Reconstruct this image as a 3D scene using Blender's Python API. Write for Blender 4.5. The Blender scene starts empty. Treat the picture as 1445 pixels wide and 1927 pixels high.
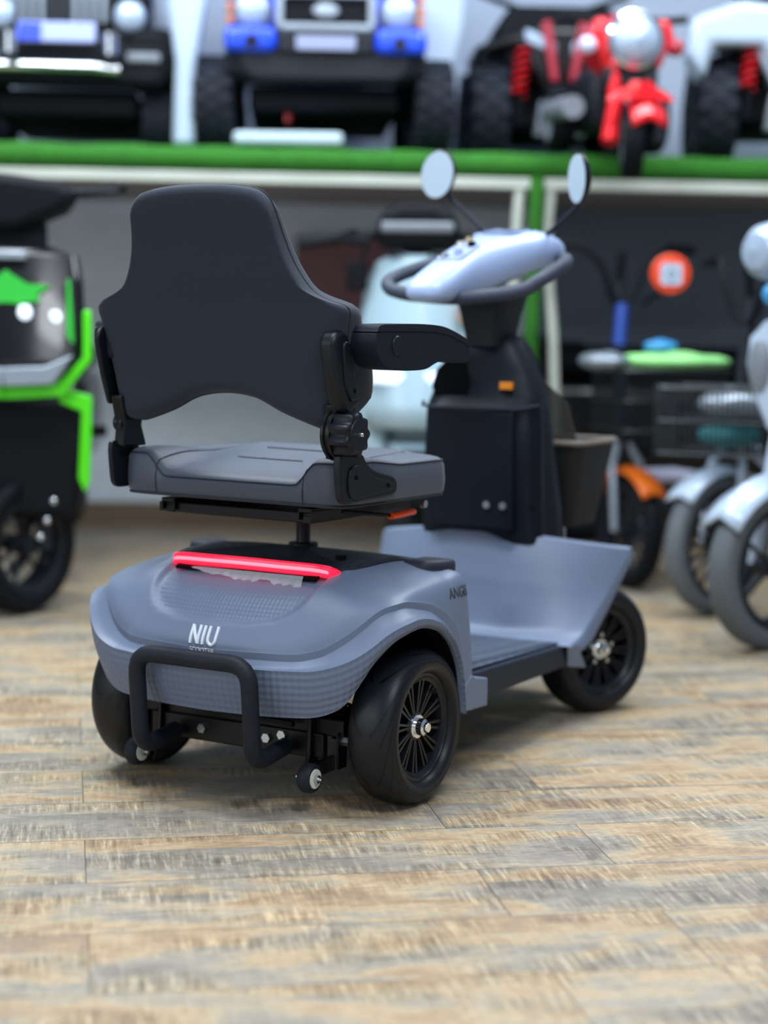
import bpy, bmesh, math, random
from mathutils import Vector, Matrix
random.seed(7)
sc = bpy.context.scene
COL = sc.collection
PI = math.pi
# ---------------------------------------------------------------- camera, light, exposure
cam_d = bpy.data.cameras.new('camera'); cam = bpy.data.objects.new('camera', cam_d); COL.objects.link(cam)
cam_d.sensor_fit = 'VERTICAL'; cam_d.sensor_height = 36.0; cam_d.sensor_width = 36.0
cam_d.lens = 3480.0/1927.0*36.0
pitch = math.atan((963.5-605)/3480.0)
cam.location = (0, 0, .91)
cam.matrix_world = Matrix.Translation((0, 0, .91)) @ Matrix.Rotation(PI/2-pitch, 4, 'X') @ Matrix.Rotation(.0148, 4, 'Z')
cam_d.clip_start = .05
cam_d.dof.use_dof = True; cam_d.dof.focus_distance = 3.33; cam_d.dof.aperture_fstop = 1.6
sc.camera = cam
sc.view_settings.view_transform = 'Standard'; sc.view_settings.look = 'None'
sc.view_settings.gamma = 1; sc.view_settings.use_curve_mapping = False
sc.view_settings.exposure = .22
w = bpy.data.worlds.new('shop_light'); sc.world = w; w.use_nodes = True
w.node_tree.nodes['Background'].inputs[0].default_value = (.62, .74, .95, 1)
w.node_tree.nodes['Background'].inputs[1].default_value = .30
def area(name, loc, rot, sx, sy, power, colr):
    d = bpy.data.lights.new(name, 'AREA'); d.shape = 'RECTANGLE'; d.size = sx; d.size_y = sy; d.energy = power; d.color = colr
    o = bpy.data.objects.new(name, d); COL.objects.link(o); o.location = loc; o.rotation_euler = rot; return o
area('ceiling_panel_light', (-.5, 3.3, 3.3), (0, 0, 0), 1.4, .6, 85, (.86, .93, 1))
area('ceiling_panel_light', (.9, 1.2, 3.3), (0, 0, 0), 1.4, .6, 70, (.9, .95, 1))
area('ceiling_panel_light', (-1.6, 5.2, 3.3), (0, 0, 0), 1.4, .6, 60, (.86, .93, 1))
area('ceiling_panel_light', (1.4, 5.2, 3.3), (0, 0, 0), 1.4, .6, 60, (.86, .93, 1))
area('ceiling_panel_light', (0, 6.0, 3.3), (0, 0, 0), 3.5, .5, 60, (.84, .92, 1))
area('unseen_daylight_fill', (-4.2, .5, 1.9), (math.radians(80), 0, math.radians(-62)), 3.2, 2.2, 60, (.92, .96, 1))
area('unseen_daylight_fill', (.4, -2.6, 2.0), (math.radians(82), 0, 0), 4.5, 2.0, 26, (.95, .97, 1))  # added fill from behind the camera, brightens the wall under the shelf
# ---------------------------------------------------------------- materials
def lin(c): return c/12.92 if c <= .04045 else ((c+.055)/1.055)**2.4
def rgb(h):
    if isinstance(h, str):
        h = h.lstrip('#'); h = tuple(int(h[i:i+2], 16) for i in (0, 2, 4))
    return tuple(lin(c/255.) for c in h)+(1,)
def nn(nt, t, **k):
    n = nt.nodes.new(t)
    for a, b in k.items(): setattr(n, a, b)
    return n
def pm(name, colr, rough=.5, metal=0, bump=0, bscale=200, spec=.5, coat=0, sheen=0, emit=None, es=0, mottle=0, alpha=1, trans=0):
    m = bpy.data.materials.new(name); m.use_nodes = True; nt = m.node_tree; b = nt.nodes['Principled BSDF']
    c = rgb(colr); b.inputs['Base Color'].default_value = c; b.inputs['Roughness'].default_value = rough
    b.inputs['Metallic'].default_value = metal; b.inputs['Specular IOR Level'].default_value = spec
    b.inputs['Coat Weight'].default_value = coat; b.inputs['Sheen Weight'].default_value = sheen
    b.inputs['Alpha'].default_value = alpha; b.inputs['Transmission Weight'].default_value = trans
    tc = nn(nt, 'ShaderNodeTexCoord')
    if emit: b.inputs['Emission Color'].default_value = rgb(emit); b.inputs['Emission Strength'].default_value = es
    n = nn(nt, 'ShaderNodeTexNoise'); n.inputs['Scale'].default_value = bscale; n.inputs['Detail'].default_value = 3
    nt.links.new(tc.outputs['Object'], n.inputs['Vector'])
    if bump:
        bp = nn(nt, 'ShaderNodeBump'); bp.inputs['Strength'].default_value = bump; bp.inputs['Distance'].default_value = .001
        nt.links.new(n.outputs['Fac'], bp.inputs['Height']); nt.links.new(bp.outputs['Normal'], b.inputs['Normal'])
    if mottle:
        n2 = nn(nt, 'ShaderNodeTexNoise'); n2.inputs['Scale'].default_value = 14; n2.inputs['Detail'].default_value = 5
        nt.links.new(tc.outputs['Object'], n2.inputs['Vector'])
        mx = nn(nt, 'ShaderNodeMix', data_type='RGBA'); mx.inputs[6].default_value = tuple(x*(1-mottle) for x in c[:3])+(1,)
        mx.inputs[7].default_value = tuple(min(1, x*(1+mottle)) for x in c[:3])+(1,)
        nt.links.new(n2.outputs['Fac'], mx.inputs[0]); nt.links.new(mx.outputs[2], b.inputs['Base Color'])
    return m
def weave(name, colr, cell, rough, depth, maskattr=None, dark=.85):
    """plastic with a raised diamond weave driven by a UV map in metres"""
    m = pm(name, colr, rough, spec=.3 if dark < .92 or name[:4] == 'dark' else .5); nt = m.node_tree; b = nt.nodes['Principled BSDF']
    uv = nn(nt, 'ShaderNodeUVMap'); sep = nn(nt, 'ShaderNodeSeparateXYZ'); nt.links.new(uv.outputs[0], sep.inputs[0])
    def mth(op, a, c=None):
        x = nn(nt, 'ShaderNodeMath', operation=op)
        for i, q in enumerate((a, c)):
            if q is None: continue
            if isinstance(q, (int, float)): x.inputs[i].default_value = q
            else: nt.links.new(q, x.inputs[i])
        return x.outputs[0]
    U, V = sep.outputs[0], sep.outputs[1]
    k = PI/cell
    s1 = mth('SINE', mth('MULTIPLY', mth('ADD', U, V), k)); s2 = mth('SINE', mth('MULTIPLY', mth('SUBTRACT', U, V), k))
    h = mth('MULTIPLY', s1, s2)
    if maskattr:
        at = nn(nt, 'ShaderNodeAttribute', attribute_name=maskattr); h = mth('MULTIPLY', h, at.outputs['Fac'])
    bp = nn(nt, 'ShaderNodeBump'); bp.inputs['Strength'].default_value = 1; bp.inputs['Distance'].default_value = depth
    nt.links.new(h, bp.inputs['Height'])
    nt.links.new(bp.outputs['Normal'], b.inputs['Normal'])
    c = rgb(colr); mx = nn(nt, 'ShaderNodeMix', data_type='RGBA')
    mx.inputs[6].default_value = c; mx.inputs[7].default_value = tuple(x*dark for x in c[:3])+(1,)
    nt.links.new(mth('GREATER_THAN', h, .0 if not maskattr else .02), mx.inputs[0]); nt.links.new(mx.outputs[2], b.inputs['Base Color'])
    return m
def tyre_mat(name, colr='12151b'):
    m = pm(name, colr, .42, bump=.25, bscale=90, spec=.3); nt = m.node_tree; b = nt.nodes['Principled BSDF']
    uv = nn(nt, 'ShaderNodeUVMap'); sep = nn(nt, 'ShaderNodeSeparateXYZ'); nt.links.new(uv.outputs[0], sep.inputs[0])
    def mth(op, *a):
        x = nn(nt, 'ShaderNodeMath', operation=op)
        for i, q in enumerate(a):
            if isinstance(q, (int, float)): x.inputs[i].default_value = q
            else: nt.links.new(q, x.inputs[i])
        return x.outputs[0]
    U, V = sep.outputs[0], sep.outputs[1]            # U turns round the wheel 0..1, V runs across the tread -1..1
    A = mth('ABSOLUTE', V)
    def line(n, curve, lo, hi, wd, ph):
        q = mth('ADD', mth('MULTIPLY', U, n), mth('ADD', mth('MULTIPLY', mth('POWER', A, 2.0), curve), ph))
        q = mth('ADD', q, mth('MULTIPLY', mth('SINE', mth('MULTIPLY', A, 7)), .12))
        f = mth('ABSOLUTE', mth('SUBTRACT', mth('FRACT', q), .5))
        on = mth('LESS_THAN', f, wd)
        on = mth('MULTIPLY', on, mth('GREATER_THAN', A, lo)); return mth('MULTIPLY', on, mth('LESS_THAN', A, hi))
    g = mth('MAXIMUM', line(9, 4.2, .05, .60, .045, 0), line(9, 4.2, .24, .72, .04, .5))
    g = mth('MAXIMUM', g, line(44, .2, .62, .76, .05, .2))
    inv = mth('SUBTRACT', 1, g)
    bp = nn(nt, 'ShaderNodeBump'); bp.inputs['Strength'].default_value = 1; bp.inputs['Distance'].default_value = .006
    nt.links.new(inv, bp.inputs['Height']); nt.links.new(bp.outputs['Normal'], b.inputs['Normal'])
    mx = nn(nt, 'ShaderNodeMix', data_type='RGBA'); mx.inputs[6].default_value = rgb(colr); mx.inputs[7].default_value = rgb('010102')
    nt.links.new(g, mx.inputs[0]); nt.links.new(mx.outputs[2], b.inputs['Base Color'])
    return m
def floor_mat():
    m = bpy.data.materials.new('plank_floor'); m.use_nodes = True; nt = m.node_tree; b = nt.nodes['Principled BSDF']
    L = nt.links.new
    tc = nn(nt, 'ShaderNodeTexCoord'); mp = nn(nt, 'ShaderNodeMapping', vector_type='POINT')
    mp.inputs['Rotation'].default_value = (0, 0, -math.radians(9.8)); L(tc.outputs['Object'], mp.inputs['Vector'])
    sep = nn(nt, 'ShaderNodeSeparateXYZ'); L(mp.outputs[0], sep.inputs[0])
    def mth(op, *a):
        x = nn(nt, 'ShaderNodeMath', operation=op)
        for i, q in enumerate(a):
            if isinstance(q, (int, float)): x.inputs[i].default_value = q
            else: L(q, x.inputs[i])
        return x.outputs[0]
    p, q = sep.outputs[0], sep.outputs[1]
    rw = mth('DIVIDE', mth('SUBTRACT', q, 2.447), .2505); row = mth('FLOOR', rw); rf = mth('SUBTRACT', rw, row)
    par = mth('MODULO', mth('ADD', row, 100), 2)                       # row 0 (even): seam at .03
    pp = mth('DIVIDE', mth('SUBTRACT', mth('SUBTRACT', p, .03), mth('MULTIPLY', par, .645)), .886)
    colm = mth('FLOOR', pp); cf = mth('SUBTRACT', pp, colm)
    cell = nn(nt, 'ShaderNodeCombineXYZ'); L(colm, cell.inputs[0]); L(row, cell.inputs[1])
    wn = nn(nt, 'ShaderNodeTexWhiteNoise', noise_dimensions='3D'); L(cell.outputs[0], wn.inputs['Vector'])
    def noise(sx, sy, scale, detail, rough=.5, dist=0, off=13.):
        cx = nn(nt, 'ShaderNodeCombineXYZ'); L(mth('MULTIPLY', p, sx), cx.inputs[0]); L(mth('MULTIPLY', q, sy), cx.inputs[1])
        L(mth('MULTIPLY', wn.outputs['Value'], off), cx.inputs[2])
        n = nn(nt, 'ShaderNodeTexNoise'); n.inputs['Scale'].default_value = scale; n.inputs['Detail'].default_value = detail
        n.inputs['Roughness'].default_value = rough; n.inputs['Distortion'].default_value = dist; L(cx.outputs[0], n.inputs['Vector']); return n.outputs['Fac']
    def ramp(f, pts):
        r = nn(nt, 'ShaderNodeValToRGB'); e = r.color_ramp.elements
        e[0].position, e[0].color = pts[0][0], rgb(pts[0][1]); e[1].position, e[1].color = pts[-1][0], rgb(pts[-1][1])
        for x, c in pts[1:-1]: n = e.new(x); n.color = rgb(c)
        L(f, r.inputs[0]); return r.outputs[0]
    def mix(f, a, c, mode='MIX'):
        x = nn(nt, 'ShaderNodeMix', data_type='RGBA', blend_type=mode)
        if isinstance(f, (int, float)): x.inputs[0].default_value = f
        else: L(f, x.inputs[0])
        for i, s in ((6, a), (7, c)):
            if isinstance(s, tuple): x.inputs[i].default_value = s
            else: L(s, x.inputs[i])
        return x.outputs[2]
    wob = noise(2.2, 3, 2.0, 3, .5, 0, 5.)
    rfw = mth('ADD', rf, mth('MULTIPLY', mth('SUBTRACT', wob, .5), .07))
    s1 = mth('GREATER_THAN', rfw, .70); s2 = mth('GREATER_THAN', rfw, .06)
    sid = mth('ADD', s1, s2)                                             # printed strips inside each plank
    cell2 = nn(nt, 'ShaderNodeCombineXYZ'); L(colm, cell2.inputs[0]); L(row, cell2.inputs[1]); L(sid, cell2.inputs[2])
    wn2 = nn(nt, 'ShaderNodeTexWhiteNoise', noise_dimensions='3D'); L(cell2.outputs[0], wn2.inputs['Vector'])
    cx = nn(nt, 'ShaderNodeCombineXYZ'); L(mth('MULTIPLY', p, 1.5), cx.inputs[0]); L(mth('MULTIPLY', q, 3.2), cx.inputs[1]); L(mth('MULTIPLY', wn2.outputs['Value'], 40), cx.inputs[2])
    bn = nn(nt, 'ShaderNodeTexNoise'); bn.inputs['Scale'].default_value = 2.2; bn.inputs['Detail'].default_value = 6; bn.inputs['Roughness'].default_value = .58; bn.inputs['Distortion'].default_value = .25; L(cx.outputs[0], bn.inputs['Vector'])
    big = bn.outputs['Fac']
    tone = mth('ADD', mth('ADD', big, mth('MULTIPLY', mth('SUBTRACT', wn2.outputs['Value'], .5), .10)), mth('MULTIPLY', s1, .055))
    base = ramp(tone, [(.33, '756f64'), (.42, '857e72'), (.48, '908777'), (.52, '9c8d73'), (.57, 'a68e69'), (.63, '9a7f5c'), (.71, '8a7358')])
    grain = noise(14, 60, 3, 6, .7, .2)
    base = mix(.62, base, ramp(grain, [(.30, '8a8a8a'), (.5, 'd2d2d2'), (.70, 'ffffff')]), 'MULTIPLY')
    saw = noise(75, 6, 1.6, 5, .7)                                       # cross saw marks
    sawz = noise(2.2, 5, 2.2, 2, .5, 0, 31.)
    zr = nn(nt, 'ShaderNodeMapRange'); zr.inputs[1].default_value = .46; zr.inputs[2].default_value = .60; L(sawz, zr.inputs[0])
    sf = mth('ADD', mth('MULTIPLY', zr.outputs[0], .6), .15)
    base = mix(sf, base, mix(.9, base, ramp(saw, [(.34, '6e6252'), (.48, 'd2ccbe'), (.62, 'fffaf0')]), 'MULTIPLY'))
    base = mix(mth('MULTIPLY', sf, .30), base, ramp(saw, [(.54, '000000'), (.70, 'd8c094')]), 'SCREEN')
    smud = noise(2.0, 9, 2.4, 5, .65, .8, 47.)
    sr = nn(nt, 'ShaderNodeMapRange'); sr.inputs[1].default_value = .56; sr.inputs[2].default_value = .70; sr.inputs[4].default_value = .36; L(smud, sr.inputs[0])
    base = mix(sr.outputs[0], base, rgb('5a564e'))
    crk = mth('LESS_THAN', mth('ABSOLUTE', mth('SUBTRACT', rfw, .36)), .006); crk = mth('MULTIPLY', crk, mth('GREATER_THAN', noise(3, 1, 3, 2), .5))
    base = mix(mth('MULTIPLY', crk, .55), base, rgb('3c3832'))
    hs = nn(nt, 'ShaderNodeHueSaturation'); hs.inputs['Saturation'].default_value = .86; L(base, hs.inputs['Color']); base = hs.outputs['Color']
    base = mix(1, base, (1.56, 1.55, 1.52, 1), 'MULTIPLY')
    er = mth('LESS_THAN', mth('MINIMUM', rf, mth('SUBTRACT', 1, rf)), .0045)
    ec = mth('LESS_THAN', mth('MINIMUM', cf, mth('SUBTRACT', 1, cf)), .0012)
    seam = mth('MAXIMUM', er, ec)
    base = mix(mth('MULTIPLY', seam, .72), base, rgb('2e2a26'))
    L(base, b.inputs['Base Color'])
    rr = nn(nt, 'ShaderNodeMapRange'); rr.inputs[3].default_value = .36; rr.inputs[4].default_value = .56; L(grain, rr.inputs[0]); L(rr.outputs[0], b.inputs['Roughness'])
    hgt = mth('SUBTRACT', mth('MULTIPLY', grain, .25), seam)
    bp = nn(nt, 'ShaderNodeBump'); bp.inputs['Strength'].default_value = .4; bp.inputs['Distance'].default_value = .0012
    L(hgt, bp.inputs['Height']); L(bp.outputs['Normal'], b.inputs['Normal'])
    return m
BODY = '67758d'
M = dict(
 body=pm('satin_grey_blue_plastic', BODY, .46, bump=.12, bscale=900),
 bodyw=weave('satin_grey_blue_plastic_panel', BODY, .0085, .46, .0004, 'weave_mask', .97),
 skirt=weave('textured_grey_plastic', '616f87', .0135, .5, .0009, None, .955),
 deck=weave('dark_textured_plastic', '2a303b', .010, .55, .0008, None, .9),
 fabric=pm('charcoal_fabric', '232b37', .85, bump=.35, bscale=1400, sheen=.1, spec=.25),
 leather=pm('slate_leatherette', '333d4e', .52, bump=.2, bscale=700, sheen=.15),
 seam=pm('dark_seam', '151a22', .7),
 plastic=pm('black_plastic', '0c1119', .42, bump=.15, bscale=900, spec=.28),
 soft=pm('soft_black_foam', '151b26', .75, bump=.5, bscale=500, spec=.2),
 rubber=pm('black_rubber', '0d1014', .55, bump=.3, bscale=500, spec=.2),
 scuff=pm('scuffed_rubber', '171c25', .6, bump=.6, bscale=120, mottle=.45, spec=.25),
 steel=pm('black_steel', '080a0e', .38, .1, spec=.3),
 zinc=pm('zinc_bolt', 'b9c1c4', .3, 1),
 chrome=pm('chrome', 'e6e8ea', .08, 1),
 rim=pm('black_cast_rim', '0e1219', .36, .0, spec=.35),
 tyre=tyre_mat('grooved_tyre'),
 red=pm('red_light_lens', 'ff1030', .25, emit='ff1838', es=1.5),
 redcore=pm('lit_light_core', 'ff8090', .3, emit='ff6478', es=1.7),
 film=pm('clear_film', 'd8dde4', .25, alpha=.42, bump=.6, bscale=80),
 logo=pm('silver_decal', 'd9e0ea', .35, emit=None),
 textdark=pm('dark_decal', '333b47', .5),
 orange=pm('orange_plastic', 'ff5a1e', .4),
 tag=pm('orange_tag', 'e88a18', .5),
 mat=weave('ribbed_floor_mat', '454f60', .05, .5, .004, None, .8),
 dgrey=pm('dark_grey_plastic', '1a2230', .5, spec=.2),
 col=pm('satin_black_column', '0b111c', .5, bump=.1, spec=.16),
 recess=pm('black_recess', '05070a', .8, spec=.1),
 head=pm('pale_grey_plastic', '9aaed3', .35),
 headd=pm('lilac_panel', '8c9ac0', .35),
 grip=pm('grey_foam_grip', '2c3546', .6, bump=.3, bscale=600),
 mirror=pm('mirror_glass', 'cfe4f4', .12, .35),
 whiteplug=pm('white_nylon', 'd8dad2', .5),
 floor=floor_mat(),
)
# ---------------------------------------------------------------- mesh helpers
def cat(P, n, closed=False):
    """Catmull-Rom through P, n samples per span"""
    P = [Vector(p) for p in P]; N = len(P); out = []
    for i in range(N if closed else N-1):
        if closed: a, b, c, d = P[i-1], P[i], P[(i+1) % N], P[(i+2) % N]
        else: a, b, c, d = P[max(i-1, 0)], P[i], P[i+1], P[min(i+2, N-1)]
        for k in range(n):
            t = k/n
            out.append(.5*((2*b)+(c-a)*t+(2*a-5*b+4*c-d)*t*t+(3*b-a-3*c+d)*t**3))
    if not closed: out.append(P[-1])
    return out
class MB:
    def __init__(s): s.v = []; s.f = []; s.uv = {}
    def add(s, vs, fs):
        o = len(s.v); s.v += [tuple(x) for x in vs]; s.f += [tuple(i+o for i in f) for f in fs]; return s
    def grid(s, rows, closeu=False, closev=False, uvs=None):
        R = len(rows); K = len(rows[0]); fs = []
        for i in range(R if closev else R-1):
            for j in range(K if closeu else K-1):
                fs.append((i*K+j, i*K+(j+1) % K, ((i+1) % R)*K+(j+1) % K, ((i+1) % R)*K+j))
        o = len(s.v); s.add([p for r in rows for p in r], fs)
        if uvs:
            for i in range(R):
                for j in range(K): s.uv[o+i*K+j] = uvs[i][j]
        return s
    def loft(s, rings, cap=True):
        o = len(s.v); K = len(rings[0]); s.grid(rings, closeu=True)
        if cap:
            s.f.append(tuple(range(o+K-1, o-1, -1))); q = o+K*(len(rings)-1); s.f.append(tuple(range(q, q+K)))
        return s
    def box(s, lo, hi):
        x0, y0, z0 = lo; x1, y1, z1 = hi
        return s.add([(x0,y0,z0),(x1,y0,z0),(x1,y1,z0),(x0,y1,z0),(x0,y0,z1),(x1,y0,z1),(x1,y1,z1),(x0,y1,z1)],
                     [(0,3,2,1),(4,5,6,7),(0,1,5,4),(1,2,6,5),(2,3,7,6),(3,0,4,7)])
    def tube(s, pts, r, n=12, closed=False, cap=True, flat=1):
        P = [Vector(p) for p in pts]; N = len(P); rings = []; up = None
        rr = r if isinstance(r, (list, tuple)) else [r]*N
        for i in range(N):
            if closed: t = P[(i+1) % N]-P[i-1]
            else: t = P[min(i+1, N-1)]-P[max(i-1, 0)]
            t.normalize()
            if up is None:
                up = Vector((0, 0, 1)) if abs(t.z) < .9 else Vector((1, 0, 0))
            sd = t.cross(up).normalized(); up = sd.cross(t).normalized()
            rings.append([P[i]+sd*math.cos(2*PI*k/n)*rr[i]+up*math.sin(2*PI*k/n)*rr[i]*flat for k in range(n)])
        if closed: s.grid(rings, closeu=True, closev=True)
        else: s.loft(rings, cap)
        return s
    def cyl(s, a, b, r, n=20, r2=None):
        a, b = Vector(a), Vector(b); r2 = r if r2 is None else r2
        return s.tube([a, a.lerp(b, .5), b], [r, (r+r2)/2, r2], n)
    def lathe(s, prof, c=(0, 0, 0), axis='y', n=48, closedprof=False, uv=None):
        """prof: (radius, offset along axis)"""
        rows = []; uvs = []
        for k in range(n+(1 if uv else 0)):
            a = 2*PI*k/n; row = []
            for r, h in prof:
                if axis == 'y': row.append((c[0]+r*math.cos(a), c[1]+h, c[2]+r*math.sin(a)))
                elif axis == 'x': row.append((c[0]+h, c[1]+r*math.cos(a), c[2]+r*math.sin(a)))
                else: row.append((c[0]+r*math.cos(a), c[1]+r*math.sin(a), c[2]+h))
            rows.append(row)
            if uv: uvs.append([(k/n, u) for u in uv])
        if uv: s.grid(rows, closeu=closedprof, uvs=uvs)
        else: s.grid(rows, closeu=closedprof, closev=True)
        return s
    def prism(s, poly, axis, a, b):
        """poly of 2D points extruded along axis: 'y' -> poly is (x,z); 'x' -> (y,z); 'z' -> (x,y)"""
        def P(p, h): return {'y': (p[0], h, p[1]), 'x': (h, p[0], p[1]), 'z': (p[0], p[1], h)}[axis]
        n = len(poly); vs = [P(p, a) for p in poly]+[P(p, b) for p in poly]
        fs = [tuple(range(n)), tuple(range(2*n-1, n-1, -1))]+[(i, i+n, (i+1) % n+n, (i+1) % n) for i in range(n)]
        return s.add(vs, fs)
    def ball(s, c, r, n=16, sc=(1, 1, 1)):
        rings = []
        for i in range(1, n//2):
            a = PI*i/(n//2); rings.append([(c[0]+r*sc[0]*math.sin(a)*math.cos(2*PI*k/n), c[1]+r*sc[1]*math.sin(a)*math.sin(2*PI*k/n), c[2]+r*sc[2]*math.cos(a)) for k in range(n)])
        return s.loft(rings)
    def xf(s, mat):
        s.v = [tuple(mat @ Vector(v)) for v in s.v]; return s
    def build(s, name, mat, parent=None, smooth=35, bevel=0, solid=0, seg=2, attr=None):
        me = bpy.data.meshes.new(name); me.from_pydata(s.v, [], s.f); 
        bm = bmesh.new(); bm.from_mesh(me); bmesh.ops.recalc_face_normals(bm, faces=bm.faces); bm.to_mesh(me); bm.free()
        if s.uv:
            ul = me.uv_layers.new(name='UVMap')
            for lp in me.loops: ul.data[lp.index].uv = s.uv.get(lp.vertex_index, (0, 0))
        if attr:
            at = me.attributes.new('weave_mask', 'FLOAT', 'POINT')
            for i, x in enumerate(attr): at.data[i].value = x
        me.materials.append(mat)
        for p in me.polygons: p.use_smooth = True
        me.set_sharp_from_angle(angle=math.radians(smooth))
        o = bpy.data.objects.new(name, me); COL.objects.link(o)
        if parent: o.parent = parent
        if solid:
            m = o.modifiers.new('thickness', 'SOLIDIFY'); m.thickness = solid; m.offset = 0
        if bevel:
            m = o.modifiers.new('bevel', 'BEVEL'); m.width = bevel; m.segments = seg; m.limit_method = 'ANGLE'; m.angle_limit = math.radians(40)
        return o
def thing(name, label, catg, loc=(0, 0, 0), rz=0, group=None):
    o = bpy.data.objects.new(name, None); COL.objects.link(o); o.empty_display_size = .1
    o.location = loc; o.rotation_euler = (0, 0, rz); o['label'] = label; o['category'] = catg
    if group: o['group'] = group
    return o
def tag(o, label, catg, group=None):
    o['label'] = label; o['category'] = catg
    if group: o['group'] = group
    return o
def struct(o): o['kind'] = 'structure'; return o
def sub(name, parent, loc, rot=(0, 0, 0)):
    o = bpy.data.objects.new(name, None); COL.objects.link(o); o.parent = parent; o.location = loc; o.rotation_euler = rot; o.empty_display_size = .05
    return o
def rrect(hx, hy, r, n=6, c=(0, 0)):
    out = []
    for sx, sy, a0 in ((1, 1, 0), (-1, 1, 90), (-1, -1, 180), (1, -1, 270)):
        for k in range(n+1):
            a = math.radians(a0+90*k/n); out.append((c[0]+sx*(hx-r)+r*math.cos(a), c[1]+sy*(hy-r)+r*math.sin(a)))
    return out
def text_mesh(s, size, depth=.001):
    cu = bpy.data.curves.new('lettering', 'FONT'); cu.body = s; cu.size = size; cu.extrude = depth; cu.align_x = 'CENTER'
    ob = bpy.data.objects.new('lettering', cu); COL.objects.link(ob)
    dg = bpy.context.evaluated_depsgraph_get(); me = bpy.data.meshes.new_from_object(ob.evaluated_get(dg))
    bpy.data.objects.remove(ob); bpy.data.curves.remove(cu); return me
# ---------------------------------------------------------------- the setting
fl = MB().grid([[(x, y, 0) for x in (-6, -2, 0, 2, 6)] for y in (-3, 0, 3, 6, 8.15)]).build('floor', M['floor']); struct(fl)
wl = MB().box((-6, 8.15, 0), (6, 8.3, 3.4)).build('wall_back', pm('cool_grey_wall', 'd2dfe9', .8, mottle=.12)); struct(wl)
sk = MB().box((-6, 8.125, 0), (6, 8.15, .1)).build('baseboard_back', pm('brown_baseboard', '6b5a45', .6, mottle=.3), bevel=.004); struct(sk)
# ---------------------------------------------------------------- the mobility scooter (x forward, y left, origin under the rear axle)
SC = thing('mobility_scooter', 'grey-blue four-wheeled mobility scooter with black swivel armchair seat and lit red tail light', 'mobility scooter', (-.2217, 3.6024, 0), math.radians(60))
R4 = [(-.215,0,.179),(-.211,-.113,.181),(-.2,-.189,.184),(-.192,-.222,.187),(-.181,-.25,.195),(-.169,-.276,.212),(-.156,-.298,.246),(-.14,-.317,.284),(-.123,-.332,.309),(-.103,-.344,.327),(-.081,-.353,.337),(-.056,-.358,.343),(-.02,-.36,.343),(.03,-.36,.330),(.06,-.36,.314),(.09,-.36,.29),(.12,-.36,.245),(.14,-.357,.19),(.15,-.355,.15)]
R3 = [(-.238,0,.271),(-.233,-.117,.272),(-.218,-.196,.274),(-.209,-.229,.276),(-.198,-.259,.283),(-.185,-.285,.293),(-.169,-.308,.307),(-.152,-.327,.324),(-.133,-.343,.342),(-.112,-.356,.354),(-.088,-.365,.361),(-.06,-.37,.365),(-.02,-.372,.361),(.03,-.372,.345),(.06,-.37,.326),(.09,-.368,.298),(.12,-.364,.25),(.14,-.358,.19),(.15,-.356,.15)]
R2 = [(-.222,0,.284),(-.216,-.11,.287),(-.201,-.18,.288),(-.189,-.208,.292),(-.177,-.233,.30),(-.164,-.257,.315),(-.15,-.277,.331),(-.135,-.295,.349),(-.118,-.309,.366),(-.099,-.32,.376),(-.078,-.329,.380),(-.053,-.334,.382),(-.02,-.338,.377),(.03,-.342,.366),(.06,-.344,.352),(.095,-.346,.330),(.13,-.347,.29),(.152,-.348,.21),(.16,-.349,.15)]
R1a = [(-.217,0,.325),(-.211,-.09,.327),(-.198,-.155,.329),(-.188,-.185,.333),(-.178,-.21,.34),(-.165,-.232,.352),(-.150,-.252,.365),(-.134,-.268,.378),(-.116,-.281,.389),(-.095,-.291,.397),(-.07,-.306,.403),(-.045,-.314,.406),(-.01,-.320,.409),(.04,-.325,.411),(.08,-.328,.412),(.12,-.332,.411),(.18,-.337,.402),(.201,-.343,.27),(.202,-.347,.15)]
R1b = [(-.168,0,.394),(-.162,-.08,.395),(-.153,-.13,.397),(-.145,-.155,.399),(-.137,-.175,.402),(-.126,-.193,.406),(-.114,-.21,.41),(-.1,-.225,.413),(-.085,-.237,.416),(-.066,-.246,.419),(-.045,-.254,.421),(-.02,-.26,.423),(.01,-.266,.424),(.05,-.272,.428),(.09,-.278,.43),(.13,-.284,.429),(.19,-.295,.42),(.205,-.30,.32),(.208,-.30,.2)]
R0 = [(-.080,0,.436),(-.078,-.07,.436),(-.074,-.12,.435),(-.070,-.145,.435),(-.066,-.163,.435),(-.061,-.178,.436),(-.055,-.19,.437),(-.046,-.2,.441),(-.032,-.208,.441),(-.014,-.214,.442),(.01,-.218,.443),(.035,-.22,.444),(.06,-.222,.445),(.09,-.224,.445),(.12,-.226,.444),(.15,-.228,.441),(.185,-.232,.436),(.208,-.24,.4),(.212,-.24,.33)]
SP = 6
def row(R):
    h = cat(R, SP); return [(p.x, -p.y, p.z) for p in reversed(h[1:])]+[tuple(p) for p in h]
def arclen(r):
    L = [0]
    for a, b in zip(r, r[1:]): L.append(L[-1]+(Vector(a)-Vector(b)).length)
    m = L[len(L)//2]; return [x-m for x in L]
r0, r1b, r1a, r2, r3, r4 = map(row, (R0, R1b, R1a, R2, R3, R4))
def between(rs, n):
    cols = [cat([r[j] for r in rs], n) for j in range(len(rs[0]))]
    return [[cols[j][i] for j in range(len(cols))] for i in range(len(cols[0]))]
r2b = [tuple(Vector(a)*.9+Vector(c)*.1+Vector((a[0]*.012, a[1]*.008, .009))) for a, c in zip(r2, r1a)]
up = between([r2b, r1a, r1b, r0], 10)
wallr = [r2, r2b]
mask = []; rows_ = []; uvs_ = []
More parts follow.
